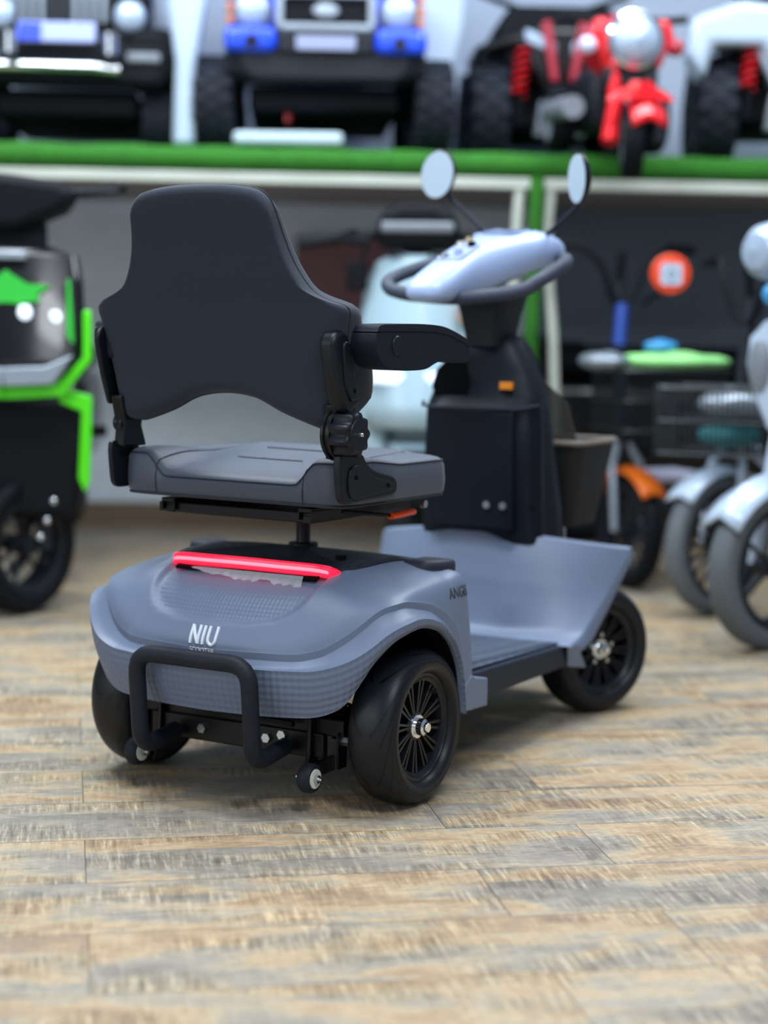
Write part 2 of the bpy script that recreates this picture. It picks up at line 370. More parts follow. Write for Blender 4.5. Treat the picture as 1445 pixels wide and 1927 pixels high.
for i, r in enumerate(up):
    al = arclen([tuple(p) for p in r]); rr = []; uu = []
    for j, p in enumerate(r):
        f = (abs(p.y)/(.185 if True else 0))**3.6+(max(0, .455-p.z)/.108)**3.6 if p.x < 0 else 9
        t = max(0, min(1, (1.0-f)/.22)); t = t*t*(3-2*t)
        n = Vector((-.8, 0, .6)); rr.append(p-n*.010*t); mask.append(1.0 if f < .70 else 0.0); uu.append((p.y, p.z*1.2))
    rows_.append(rr); uvs_.append(uu)
b = MB(); b.grid(rows_, uvs=uvs_); b.grid(wallr); mask += [0.0]*(2*len(r2))
body = b.build('rear_body', M['bodyw'], SC, smooth=60, attr=mask)
from mathutils.bvhtree import BVHTree
BV = BVHTree.FromPolygons([Vector(v) for v in b.v], b.f)
def cast(o_, d_, dflt):
    h_ = BV.ray_cast(Vector(o_), Vector(d_)); return h_[0] if h_[0] is not None else Vector(dflt)
# front wall of the rear body and inner black liner
fb = MB(); fb.grid([[(.206, y, z) for y in (-.3, -.15, 0, .15, .3)] for z in (.15, .25, .35, .42)]); fb.build('rear_body_front_wall', M['body'], SC)
fl_ = between([r2, [tuple((Vector(a)+Vector(c))/2+Vector((0, 0, -.004))) for a, c in zip(r2, r3)], r3], 4)
al = arclen(r3)
MB().grid(fl_).build('fender_flare', M['body'], SC, smooth=60)
midsk = [tuple((Vector(a)+Vector(c))/2+(Vector((a[0]+.02, a[1], 0)).normalized()*.006)) for a, c in zip(r3, r4)]
lip = [tuple(Vector(a)+Vector((-a[0]*.02, -a[1]*.02, .003))) for a in r4]
inn = [(a[0]*.85+.0, a[1]*.62, a[2]+.012) for a in r4]
sk_ = between([r3, midsk, r4], 5)
uv = [[(al[j], (sk_[0][j]-r[j]).length) for j in range(len(r))] for r in sk_]
MB().grid(sk_, uvs=uv).build('bumper_skirt', M['skirt'], SC, smooth=60)
MB().grid([r4, lip]).build('skirt_lip', M['body'], SC)
MB().grid([[tuple(Vector(p)+Vector((0, 0, .001))) for p in lip], inn]).build('inner_skirt_liner', M['recess'], SC)
# black liner inside
MB().box((-.12, -.2, .2), (.19, .2, .385)).build('inner_liner', M['recess'], SC, bevel=.02)
for s in (-1, 1):
    # lower corner running into the footboard
    MB().prism([(.16, .15), (.262, .146), (.262, .203), (.21, .212), (.19, .22), (.155, .2)], 'y', s*.285, s*.352).build('sill_corner', M['body'], SC, bevel=.004)
# deck lid
h = cat(R0[:17], SP); hl = [(p.x+.004, -(p.y)*.985, p.z) for p in reversed(h[1:])]+[(p.x+.004, p.y*.985, p.z) for p in h]
def lidz(x, y, z0, k): return z0+.010*(1-k*k)+.004*(1-k)
rows = []; uvs = []
for k in (1, 1, .97, .93, .8, .6, .4, .2, .02):
    r = []; first = len(rows) == 0
    for p in hl:
        x, y = p[0]*k+(1-k)*.09, p[1]*k
        z = p[2]*k+(1-k)*.441
        r.append((x, y, (z-.006) if first else z+.006+lidz(x, y, 0, k)-(.003 if k == 1 else 0)))
    rows.append(r); uvs.append([(q[0], q[1]) for q in r])
MB().grid(rows, uvs=uvs, closeu=True).build('deck_cover', M['deck'], SC, smooth=40)
MB().cyl((-.005, -.165, .455), (-.005, -.165, .4625), .0105, 16).build('cover_screw', M['recess'], SC)
for s in (-1, 1): MB().prism([(.12, s*.225), (.2, s*.235), (.2, s*.31), (.15, s*.302), (.118, s*.28)], 'z', .415, .447).build('deck_corner_pad', M['deck'], SC, bevel=.01, seg=3)
# tail light
pts = [(-.040, .181, .408), (-.056, .182, .430), (-.076, .163, .4405), (-.086, .08, .443), (-.089, 0, .444), (-.086, -.08, .443), (-.076, -.165, .4405), (-.058, -.187, .431), (-.036, -.193, .412)]
P = cat(pts, 6)
def bar(P, hx, hz):
    m = MB(); rings = []
    for i, p in enumerate(P):
        t = (P[min(i+1, len(P)-1)]-P[max(i-1, 0)]).normalized(); o = Vector((-t.y, t.x, 0)).normalized(); 
        u = t.cross(o).normalized()
        rings.append([p+o*math.copysign(abs(math.cos(a))**.6, math.cos(a))*hx+u*math.copysign(abs(math.sin(a))**.6, math.sin(a))*hz for a in [2*PI*(k+.5)/12 for k in range(12)]])
    return m.loft(rings)
tl = bar(P, .007, .0115).build('tail_light', M['red'], SC); tl['label'] = 'glowing red light bar'
bar([p+Vector((-.0062, 0, .001)) for p in P[5:-8]], .0022, .0034).build('lit_core', M['redcore'], tl)
MB().grid([[(-.072-.0*k, y, .434) for y in (-.165, 0, .165)], [(-.094, y, .424) for y in (-.165, 0, .16)]]).build('light_housing', M['recess'], SC, solid=.004)
rows = []
for k in range(5):
    rows.append([(-.099-.012*k/4*(1+.3*math.sin(j*1.7)), .11-.25*j/40, .431-(.004+.0045*j/40)*k/1.6*(1+.3*math.sin(j*.37+1)+.12*random.uniform(-1, 1))*(min(1, j/8))) for j in range(41)])
MB().grid(rows).build('torn_film', M['film'], SC, smooth=20)
MB().grid([[(-.05-.012*k+.003*math.sin(j*2.1), .193+.006*math.sin(j+k*2), .430-.013*j/3-.002*k) for j in range(4)] for k in range(3)]).build('torn_film', M['film'], SC)
# lettering on the rear: projected on the body surface
allp = [(p, i, j) for i, r in enumerate(up[:22]) for j, p in enumerate(r) if p.x < -.1 and abs(p.y) < .12]
def rear_x(y, z):
    return cast((-.5, y, z), (1, 0, 0), (-.22, y, z)).x
def stroke(m, pts, r):
    P = cat(pts, 4) if len(pts) > 2 else [Vector(pts[0]).lerp(Vector(pts[1]), k/6) for k in range(7)]
    m.tube([(rear_x(p[0], p[1])-.0008, p[0], p[1]) for p in P], r, 8, flat=1)
m = MB(); zb, zt = .3055, .3385; y0 = .031
def L(x, f): return (y0-x+.0*f, zb+(zt-zb)*f)
stroke(m, [L(0, 0), L(0, 1)], .0032); stroke(m, [L(0, .98), L(.017, .02)], .0032); stroke(m, [L(.0175, 0), L(.0175, 1)], .0032)
stroke(m, [L(.0285, 0), L(.0285, 1)], .0032)
stroke(m, [L(.0395, 1), L(.0395, .45), L(.041, .16), L(.048, 0), L(.055, .16), L(.0565, .45), L(.0565, 1)], .0032)
m.build('logo', M['logo'], SC)
me = text_mesh('SCOOTER', .0135, .0006)
for v in me.vertices:
    y = .004-v.co.x*.92; z = .2895+v.co.y*1.0; x = rear_x(y, z)-.0012-v.co.z*1.0; v.co = (x, y, z)
me.materials.append(M['logo']); o = bpy.data.objects.new('logo_small_text', me); COL.objects.link(o); o.parent = SC
me = text_mesh('ANGEL', .03, .0006)
for v in me.vertices:
    x = .150+v.co.x*.85; z = .380+v.co.y; v.co = (x, cast((x, -.6, z), (0, 1, 0), (x, -.335, z)).y-.0008-v.co.z, z)
me.materials.append(M['textdark']); o = bpy.data.objects.new('side_lettering', me); COL.objects.link(o); o.parent = SC
# bumper loop
def bend(pts, r, n=6):
    out = [Vector(pts[0])]
    for a, b_, c in zip(pts, pts[1:], pts[2:]):
        a, b_, c = map(Vector, (a, b_, c)); d1 = (a-b_).normalized(); d2 = (c-b_).normalized()
        p, q = b_+d1*r, b_+d2*r
        for k in range(n+1):
            t = k/n; out.append((1-t)**2*p+2*t*(1-t)*b_+t*t*q)
    out.append(Vector(pts[-1])); return out
bp_ = bend([(-.135, .128, .112), (-.245, .128, .096), (-.262, .128, .284), (-.262, -.128, .284), (-.245, -.128, .096), (-.135, -.128, .112)], .042)
bl = MB().tube(bp_, .0165, 16).build('bumper_loop', M['scuff'], SC, smooth=60)
# chassis under the tail
MB().box((-.118, -.2, .092), (-.1, .2, .14)).build('cross_beam', M['steel'], SC, bevel=.003)
MB().box((-.11, -.24, .135), (-.02, .24, .17)).build('subframe', M['steel'], SC, bevel=.004)
MB().cyl((0, -.26, .15), (0, .26, .15), .02).build('axle', M['steel'], SC)
MB().cyl((-.03, -.06, .15), (-.03, .09, .15), .058, 24).build('motor', M['steel'], SC, bevel=.004)
MB().tube(bend([(-.125, .1, .162), (-.13, -.02, .158), (-.128, -.14, .154)], .02), .006, 8).build('brake_rod', M['steel'], SC)
for yy, zz in ((.075, .118), (-.075, .118), (-.11, .128)):
    MB().cyl((-.118, yy, zz), (-.126, yy, zz), .0095, 6).build('bolt', M['zinc'], SC); 
for s in (-1, 1):
    MB().prism([(-.15, .05), (-.12, .05), (-.09, .1), (-.085, .19), (-.125, .19), (-.13, .1)], 'y', s*.17, s*.178).build('caster_bracket', M['steel'], SC, bevel=.002)
    MB().box((-.155, s*.178, .055), (-.05, s*.186, .085)).build('caster_arm', M['steel'], SC, bevel=.002)
    c = sub('anti_tip_caster', SC, (-.165, s*.2, .066)); sg = s
    MB().lathe([(.012, -.012), (.024, -.013), (.0275, -.008), (.0285, 0), (.0275, .008), (.024, .013), (.012, .012)], closedprof=True, n=32).build('caster_tyre', M['scuff'], c)
    MB().lathe([(.004, -.0135), (.018, -.0145), (.019, -.01), (.019, .01), (.018, .0145), (.004, .0135)], closedprof=True, n=28).build('caster_hub', M['whiteplug'], c)
    MB().cyl((0, -.028, 0), (0, .028, 0), .004, 12).cyl((0, -.021, 0), (0, .021, 0), .0085, 6).build('caster_bolt', M['zinc'], c)
    # spring and damper with mounting plates
    pr = []
    for k in range(60): a = k*.75; pr.append((-.075+.017*math.cos(a), s*.215+.017*math.sin(a), .125+k*.0011))
    MB().tube(pr, .0032, 6).build('suspension_spring', M['steel'], SC)
    MB().cyl((-.075, s*.215, .1), (-.075, s*.215, .2), .009, 10).build('damper', M['steel'], SC)
    MB().prism([(-.115, .075), (-.085, .075), (-.08, .145), (-.118, .145)], 'y', s*.228, s*.232).build('damper_bracket', M['steel'], SC, bevel=.001)
    MB().cyl((-.1, s*.232, .128), (-.1, s*.246, .128), .0095, 6).cyl((-.1, s*.246, .128), (-.1, s*.252, .128), .005, 8).build('damper_nut', M['zinc'], SC)
    MB().box((-.1, s*.12, .15), (-.085, s*.128, .2)).build('link_plate', M['steel'], SC)
    MB().cyl((-.105, s*.16, .168), (-.105, s*.112, .168), .007, 8).build('link_bolt', M['zinc'], SC)
# wheels
def wheel(parent, name, x, y, r, yaw, s, front=False):
    w_ = sub(name, parent, (x, y, .15), (0, 0, yaw))
    prof = []; uvp = []
    for k in range(33):
        th = -PI+2*PI*k/32
        rr_ = .119+(.031 if math.cos(th) > 0 else .021)*math.copysign(abs(math.cos(th))**.8, math.cos(th)); hh = .05*math.copysign(abs(math.sin(th))**.8, math.sin(th))
        prof.append((rr_, hh)); uvp.append(th/PI*1.45)
    prof = prof[:-1]; uvp = uvp[:-1]
    t = MB().lathe(prof, n=72, closedprof=True, uv=uvp).build('tyre', M['tyre'], w_, smooth=70)
    MB().lathe([(.1245, s*.0492), (.1255, s*.0502), (.1265, s*.0490)], n=64).build('sidewall_ring', M['rubber'], t)
    h = s*.9
    rim_ = MB().lathe([(.104, h*.036), (.102, h*.041), (.097, h*.041), (.094, h*.036), (.088, h*.033), (.086, h*.022), (.083, h*.005), (.083, -h*.03), (.1, -h*.035)], n=64)
    rim_.lathe([(.0, h*.026), (.026, h*.027), (.03, h*.022), (.03, -h*.02), (0, -h*.02)], n=40)
    rim_.lathe([(.03, -h*.006), (.086, -h*.006)], n=40)
    for k in range(24):
        a = 2*PI*k/24+(.05 if k % 2 else -.05)
        ca, sa = math.cos(a), math.sin(a); px, pz = -sa, ca
        w0, w1 = .0016, .0027; q = []
        for rr_, ww, hh in ((.024, w0, .026), (.088, w1, .031)):
            for dh in (0, -.012):
                for sg in (-1, 1): q.append((ca*rr_+px*ww*sg, h*(hh+dh), sa*rr_+pz*ww*sg))
        rim_.add(q, [(0, 1, 3, 2), (4, 6, 7, 5), (0, 4, 5, 1), (2, 3, 7, 6), (0, 2, 6, 4), (1, 5, 7, 3)])
    ro = rim_.build('rim', M['rim'], w_)
    hub = MB().lathe([(0, h*.031), (.022, h*.031), (.0235, h*.029), (.0235, h*.026), (.017, h*.026)], n=40)
    hub.lathe([(0, h*.056), (.0085, h*.0555), (.0095, h*.0535), (.0100, h*.049), (.0155, h*.046), (.0165, h*.042), (.0165, h*.03)], n=40)
    hub.build('hub_cap', M['chrome'], w_)
    if front:
        for k in range(5):
            a = 2*PI*k/5+.3; MB().cyl((.034*math.cos(a), h*.02, .034*math.sin(a)), (.034*math.cos(a), h*.034, .034*math.sin(a)), .0055, 8).build('wheel_nut', M['zinc'], w_)
    MB().cyl((.05, h*.02, .055), (.056, h*.04, .06), .004, 8).build('valve', M['rubber'], w_)
    return w_
wheel(SC, 'rear_wheel', 0, -.31, .15, 0, -1); wheel(SC, 'rear_wheel', 0, .292, .15, 0, 1)
wheel(SC, 'front_wheel', .982, -.264, .15, math.radians(-22), -1, True); wheel(SC, 'front_wheel', .982, .264, .15, math.radians(-22), 1, True)
# footboard
MB().add([(.2, -.318, .15), (.84, -.283, .135), (.84, .283, .135), (.2, .318, .15), (.2, -.318, .208), (.84, -.283, .185), (.84, .283, .185), (.2, .318, .208)],
    [(0, 3, 2, 1), (4, 5, 6, 7), (0, 1, 5, 4), (1, 2, 6, 5), (2, 3, 7, 6), (3, 0, 4, 7)]).build('footboard', M['dgrey'], SC, bevel=.004)
rows = []; uvs = []
for i in range(9):
    x = .21+.6*i/8; hw = .300-.032*i/8; z = .2115-.0225*i/8
    rows.append([(x, y*hw, z) for y in (-1, -.5, 0, .5, 1)]); uvs.append([(x, y*hw) for y in (-1, -.5, 0, .5, 1)])
MB().grid(rows, uvs=uvs).build('floor_mat', M['mat'], SC, solid=.003)
# leg shield
def shield(u, v):
    au = abs(u); zt = .43-.045*au**1.6
    z = .187+v*(zt-.187)
    x = .79+.03*math.sin(min(1, v*1.5)*PI/2)+.02*max(0, v-.55)/.45*(1-au**2)+au**(5.2-2.8*v)*(.015+.185*v**.8)
    x -= .012*math.exp(-(u+.42)**2/.012)*(v > .0)*min(1, v*3)*max(0, 1.15-v) + .012*math.exp(-(u-.42)**2/.012)*min(1, v*3)*max(0, 1.15-v)
    y = u*(.297+.036*v**1.6)
    if v < .12: x -= .04*(1-v/.12)**2
    return (x, y, z)
US = [-1+2*i/48 for i in range(49)]; VS = [0, .03, .06, .09, .12]+[.12+.88*i/20 for i in range(1, 21)]
MB().grid([[shield(u, v) for u in US] for v in VS]).build('leg_shield', M['body'], SC, smooth=60)
for s in (-1, 1):
    e = [Vector(shield(s, v)) for v in VS]
    o1 = [p+Vector((.005, s*.005, -.003)) for p in e]; o2 = [p+Vector((.058-.044*VS[i]**.8, s*.006, -.02)) for i, p in enumerate(e)]; o3 = [p+Vector((.066-.046*VS[i], -s*.012, -.026)) for i, p in enumerate(e)]
    o1.insert(0, Vector((.80, s*.289, .135))); e.insert(0, Vector((.795, s*.285, .135))); o2.insert(0, Vector((.885, s*.291, .120))); o3.insert(0, Vector((.9, s*.27, .12)))
    MB().grid([e, o1, o2, o3]).build('shield_edge', M['body'], SC, smooth=50)
top = [Vector(shield(u, 1)) for u in US]; MB().grid([top, [p+Vector((.02, 0, .004)) for p in top], [p+Vector((.05, 0, -.02)) for p in top]]).build('shield_top_edge', M['body'], SC, smooth=70)
MB().loft([[(x, y, z) for x, y in rrect(.15-.02*k, .17-.01*k, .05, c=(1.03, 0))] for k, z in ((1, .12), (0, .2), (0, .33), (1.5, .37), (3, .38))]).build('front_fairing', M['col'], SC)
MB().box((.87, -.25, .14), (1.05, .25, .165)).build('front_axle_beam', M['steel'], SC, bevel=.004)
# steering column housing
def csec(z, xf, xc, xb, hf, hc, hb):
    pts = [(xb, hb-.03), (xc+.02, hc-.03), (xc, hc-.03), (xf, hf-.03), (xf, -hf), (xc, -hc), (xc+.02, -hc), (xb, -hb)]
    return [(x, y, z) for x, y in [(p.x, p.y) for p in cat([(a, b_, 0) for a, b_ in pts], 5, closed=True)]]
MB().loft([csec(.40, .845, .88, 1.02, .13, .168, .15), csec(.47, .842, .875, 1.01, .125, .168, .15), csec(.6, .835, .87, .985, .12, .165, .14), csec(.712, .83, .87, .975, .115, .160, .13),
           csec(.74, .865, .885, .97, .11, .155, .12), csec(.80, .87, .9, .975, .09, .13, .1), csec(.85, .885, .91, .975, .07, .10, .085), csec(.878, .905, .92, .97, .05, .08, .065), csec(.884, .92, .93, .965, .03, .05, .04)]).build('column_housing', M['col'], SC, smooth=50)
pk = lambda k, z, dx: [(x*k+dx, y*k, z) for x, y in rrect(.03, .118, .02)]
MB().prism([(.814, .425), (.872, .425), (.872, .716), (.818, .712)], 'y', -.122, .098).build('pocket', M['col'], SC, bevel=.014, seg=4)
MB().tube([(.868, .14, .722), (.835, .125, .716), (.819, .095, .713), (.816, 0, .712), (.819, -.116, .713), (.835, -.146, .716), (.868, -.166, .722)], .004, 8).build('pocket_rim', M['dgrey'], SC)
MB().prism([(.02, .722), (.105, .722), (.118, .76), (.105, .80), (.07, .832), (.03, .82), (.012, .775)], 'x', .862, .878).build('recess_panel', M['recess'], SC, bevel=.006)
MB().box((.858, -.098, .757), (.868, -.066, .774)).build('orange_tag', M['tag'], SC)
for yy in (-.062, -.104): MB().lathe([(0, 0), (.0085, 0), (.009, .004)], c=(.8085 if yy > -.1 else .8085, yy, .49), axis='x', n=20).build('screw', M['zinc'], SC)
MB().cyl((.862, -.158, .487), (.85, -.158, .487), .005, 8).build('charge_port', M['recess'], SC)
# basket in front of the column
bk = sub('front_basket', SC, (1.17, -.02, .42))
MB().loft([[(x, y, z) for x, y in rrect(.085+.03*k, .13+.035*k, .03)] for k, z in ((0, 0), (.5, .1), (1, .2))]).build('basket_bin', pm('black_mesh_bin', '07090d', .7), bk, solid=.004)
MB().tube([(x*1.0, y*1.0, .205) for x, y in rrect(.118, .168, .03)], .007, 8, closed=True).build('basket_rim', pm('taupe_trim', '6f675f', .6), bk)
MB().prism([(-.15, .2), (.15, .2), (.12, .3), (.05, .36), (-.05, .36), (-.12, .3)], 'x', -.095, -.09).build('basket_back', pm('smoky_mesh', '33312f', .7, alpha=.75), bk)
# tiller
T = sub('tiller', SC, (.88, 0, 0), (0, 0, math.radians(-8)))
MB().loft([[(.045+x+dx, y, z) for x, y in rrect(a, b_, .02)] for z, a, b_, dx in ((.855, .045, .05, 0), (.88, .045, .052, 0), (.93, .05, .062, 0), (.965, .055, .072, .0), (.995, .06, .08, .01))]).build('tiller_neck', M['plastic'], T)
lp_ = [(-.155, .05, .970), (-.125, .13, .976), (-.095, .195, .988), (-.065, .218, 1.008), (.02, .208, 1.036), (.11, .178, 1.058), (.17, .12, 1.068), (.2, .04, 1.068)]
loop = cat(lp_+[(x, -y*.93, z-.004) for x, y, z in reversed(lp_)], 5, closed=True)
MB().tube(loop, .0165, 12, closed=True).build('handlebar_loop', M['grip'], T, smooth=60)
secs = []
for x, hw, zb_, zt_ in ((-.238, .02, .968, .984), (-.228, .045, .958, .998), (-.2, .058, .954, 1.017), (-.15, .06, .957, 1.045), (-.09, .062, .968, 1.073), (-.02, .08, .985, 1.099), (.06, .10, 1.01, 1.121), (.13, .108, 1.03, 1.132), (.19, .104, 1.043, 1.124), (.228, .085, 1.052, 1.106), (.246, .05, 1.062, 1.09)):
    zc, hz_ = (zb_+zt_)/2, (zt_-zb_)/2
    secs.append([(x, hw*math.copysign(abs(math.cos(a))**.62, math.cos(a)), zc+hz_*math.copysign(abs(math.sin(a))**.75, math.sin(a))) for a in [2*PI*k/28 for k in range(28)]])
secs = [list(s_) for s_ in zip(*[cat([s2[k] for s2 in secs], 3) for k in range(28)])]
hd = MB().loft([list(r) for r in secs]).build('control_head', M['head'], T, smooth=60); hd['label'] = 'pale blue-white control head'
def topz(x): 
    P_ = [(-.2, 1.017), (-.15, 1.045), (-.09, 1.073), (-.02, 1.099), (.06, 1.121), (.13, 1.132), (.19, 1.124)]
    for a, c in zip(P_, P_[1:]):
        if a[0] <= x <= c[0]: return a[1]+(c[1]-a[1])*(x-a[0])/(c[0]-a[0])
    return P_[-1][1]
def plate(cx, cy, hx, hy, r, dz, th=.004):
    m = MB(); o = rrect(hx, hy, r, c=(cx, cy)); m.loft([[(x, y, topz(x)-.3*abs(y)**1.6+d) for x, y in o] for d in (dz-th, dz)]); return m
plate(.1, 0, .075, .062, .04, .004).build('display', M['headd'], hd, bevel=.001)
plate(.1, 0, .055, .045, .03, .006).build('display_glass', pm('display_glass', '7d8bb0', .15), hd)
plate(-.09, -.0, .05, .036, .02, .003).build('switch_panel', M['headd'], hd)
for dx, dy, mm in ((-.05, -.012, M['recess']), (-.05, .018, M['whiteplug']), (-.1, -.01, M['head']), (-.12, .014, M['zinc']), (-.015, .02, pm('brass_key', 'c9b98a', .3, .8))):
    MB().cyl((dx-.005, dy, topz(dx)-.004), (dx-.005, dy, topz(dx)+.009), .0095, 12).build('switch', mm, hd)
# mirrors on stalks
def mirror(cx, cy, cz, yaw, tilt, s, base, roll):
    m_ = sub('rear_view_mirror', T, (cx, cy, cz), (0, tilt, yaw))
    R_ = Matrix.Rotation(roll, 4, 'X')
    MB().lathe([(0, .022), (.03, .02), (.047, .008), (.05, -.001), (.047, -.004)], axis='x', n=36).xf(R_ @ Matrix.Diagonal((1, 1, 1.24, 1))).build('mirror_shell', M['plastic'], m_)
    MB().lathe([(0, -.0045), (.047, -.0045), (.047, -.002)], axis='x', n=36).xf(R_ @ Matrix.Diagonal((1, 1, 1.24, 1))).build('mirror_glass', M['mirror'], m_)
    MB().tube([(cx+.015, cy*.97, cz-.03), (cx+.03, cy*.9, cz-.06), base], .0055, 8).build('mirror_stalk', M['dgrey'], T)
mirror(.12, .218, 1.270, math.radians(0), math.radians(-6), 1, (.13, .075, 1.125), math.radians(26))
mirror(.12, -.186, 1.246, math.radians(-34), math.radians(-6), -1, (.14, -.09, 1.12), math.radians(32))
# ------------------------------------------------ seat
S = sub('swivel_seat', SC, (.06, 0, 0), (0, 0, math.radians(-2)))
MB().lathe([(.0, .44), (.022, .44), (.017, .455), (.0145, .465), (.0145, .54), (0, .54)], c=(.056, 0, 0), axis='z', n=20).build('seat_post', M['steel'], S)
MB().lathe([(.014, .4665), (.028, .4655), (.030, .4625), (.03, .455)], c=(.056, 0, 0), axis='z', n=28).build('post_collar', M['plastic'], S)
MB().prism([(-.155, .532), (.17, .532), (.17, .545), (-.155, .552)], 'y', -.165, .2).build('base_plate', M['steel'], S, bevel=.002)
for yy in (-.155, .17):
    rl = MB(); rl.box((-.165, yy-.016, .553), (.19, yy+.016, .561)); rl.box((-.165, yy-.016, .538), (.19, yy-.013, .56)); rl.box((-.165, yy+.013, .538), (.19, yy+.016, .56)); rl.box((-.158, yy-.009, .532), (.19, yy+.009, .546))
    rl.build('slide_rail', M['steel'], S, bevel=.001)
lv = MB().tube(bend([(-.06, -.17, .548), (.02, -.2, .538), (.07, -.21, .532)], .02), .004, 8).build('slide_lever', M['steel'], S)
MB().tube(cat([(.052, -.208, .5325), (.075, -.212, .5335), (.1, -.214, .5355), (.125, -.212, .536), (.138, -.208, .534)], 4), [.0095]*8+[.0095]*6+[.0085, .006, .003], 12, flat=.75).build('lever_grip', M['orange'], lv)['label'] = 'bright orange grip'
MB().cyl((.125, -.235, .553), (.125, -.245, .553), .008, 8).build('slide_bolt', M['zinc'], S)
# cushion
HX, HY, CX_ = .195, .265, -.003
def cz(x, y):
    z = .648
    a = max(0, min(1, (.2-abs(y))/.05)); a = a*a*(3-2*a)
    r_ = max(0, min(1, (-.02-x)/.17)); r_ = r_*r_*(3-2*r_)
    z += a*(-.007+.135*x-.9*max(0, x-.12)**1.5)
    z += .010*(1-a)*max(0, min(1, (-x-.0)/.1))
    return z
rings = []
def dens(P_, d=.012):
    out = []
    for a, c in zip(P_, P_[1:]+P_[:1]):
        n = max(1, int(math.dist(a, c)/d)); out += [(a[0]+(c[0]-a[0])*k/n, a[1]+(c[1]-a[1])*k/n) for k in range(n)]
    return out
O_ = dens(rrect(HX, HY, .045, 10, c=(CX_, 0)))
def rg(k, zf): return [(CX_+(x-CX_)*k[0], y*k[1], zf(CX_+(x-CX_)*k[0], y*k[1])) for x, y in O_]
def kk(ins): return ((HX-ins)/HX, (HY-ins)/HY)
rings += [rg(kk(.19), lambda x, y: .566), rg(kk(.03), lambda x, y: .566), rg(kk(.012), lambda x, y: .567), rg(kk(.004), lambda x, y: .5695), rg(kk(0), lambda x, y: .578), rg(kk(-.002), lambda x, y: .6), rg(kk(0), lambda x, y: cz(x, y)-.018), rg(kk(.003), lambda x, y: cz(x, y)-.010), rg(kk(.009), lambda x, y: cz(x, y)-.004), rg(kk(.02), lambda x, y: cz(x, y)-.0005)]
for ins in (.04, .055, .07, .085, .1, .12, .14, .16, .18): rings.append(rg(kk(ins), cz))
cu = MB().loft(rings).build('seat_cushion', M['leather'], S, smooth=60)
pip = MB()
pip.tube([(x, y, cz(x, y)-.0085) for x, y in dens(rrect(HX-.0025, HY-.0025, .045, 8, c=(CX_, 0)))], .0014, 6, closed=True)
pip.tube([(x, y, .571) for x, y in rrect(HX-.002, HY-.002, .045, 8, c=(CX_, 0))], .0022, 6, closed=True)
for s in (-1, 1):
    ln = [(-.198, s*.172, .575), (-.2, s*.173, .6), (-.192, s*.174, cz(-.19, s*.174)-.005), (-.17, s*.176, cz(-.17, s*.176)+.0005), (-.1, s*.18, cz(-.1, s*.18)+.0005), (0, s*.18, cz(0, s*.18)+.0005), (.15, s*.178, cz(.15, s*.178)+.0005)]
    pip.tube(cat(ln, 5), .0013, 6)
ln = [(-.03, .10, 0), (-.034, .04, 0), (-.028, .035, 0), (-.034, .03, 0), (-.036, -.06, 0)]
pip.tube([(p.x, p.y, cz(p.x, p.y)+.0008) for p in cat(ln, 5)], .0013, 6)
ln = [(.07, .10, 0), (.065, .0, 0), (.06, -.1, 0), (.02, -.13, 0)]
pip.tube([(p.x, p.y, cz(p.x, p.y)+.0008) for p in cat(ln, 5)], .0013, 6)
pip.build('cushion_seam', M['seam'], cu)
# backrest
bot = cat([(-.245, .716, 0), (-.215, .713, 0), (-.19, .718, 0), (-.13, .738, 0), (-.07, .764, 0), (0, .773, 0), (.07, .764, 0), (.13, .738, 0), (.19, .718, 0), (.215, .713, 0), (.245, .716, 0)], 6)
side = cat([(.245, .716, 0), (.258, .76, 0), (.268, .83, 0), (.280, .895, 0), (.287, .922, 0), (.281, .936, 0), (.245, .947, 0), (.215, .962, 0), (.193, .99, 0), (.178, 1.02, 0), (.167, 1.055, 0), (.161, 1.085, 0), (.157, 1.105, 0)], 5)
topc = cat([(-.157, 1.105, 0), (-.148, 1.128, 0), (-.125, 1.143, 0), (-.07, 1.151, 0), (0, 1.153, 0), (.07, 1.151, 0), (.125, 1.143, 0), (.148, 1.128, 0), (.157, 1.105, 0)], 6)
def sample(c, t):
    L_ = [0]
    for a, b_ in zip(c, c[1:]): L_.append(L_[-1]+(a-b_).length)
    d = t*L_[-1]
    for i in range(len(c)-1):
        if L_[i+1] >= d-1e-9: return c[i].lerp(c[i+1], (d-L_[i])/max(1e-9, L_[i+1]-L_[i]))
    return c[-1]
def coons(u, v):
    B, T_ = sample(bot, u), sample(topc, u); R_ = sample(side, v); L_ = Vector((-R_.x, R_.y, 0))
    P00, P10, P01, P11 = bot[0], bot[-1], topc[0], topc[-1]
    return (1-v)*B+v*T_+(1-u)*L_+u*R_-((1-u)*(1-v)*P00+u*(1-v)*P10+(1-u)*v*P01+u*v*P11)
def xback(z): 
    P_ = [(.70, -.214), (.80, -.228), (.93, -.252), (1.05, -.283), (1.16, -.318)]
    for a, c in zip(P_, P_[1:]):
        if z <= c[0]: return a[1]+(c[1]-a[1])*(z-a[0])/(c[0]-a[0])
    return P_[-1][1]
def sm(x): x = max(0, min(1, x)); return x*x*(3-2*x)
def thick(y, z): 
    t = .058-.014*sm((z-.95)/.2)
    g = sm((abs(y)-.17)/.07)
    zz = z
    prof_ = sm((zz-.715)/.06)*(1-sm((zz-.80)/.16))
    return t+g*(.028+.075*prof_)*(1-sm((z-.925)/.04))
ee = [0, .006, .014, .026, .042, .065, .095]; us = ee+[.095+.81*i/34 for i in range(1, 34)]+[1-e for e in reversed(ee)]
def prof2(u, v, w=.055):
    d = min(u, 1-u)/ .06, min(v, 1-v)/.055
    a = min(1, min(d)); return math.sqrt(max(0, 1-(1-a)**2.2))
fr, bk_ = [], []
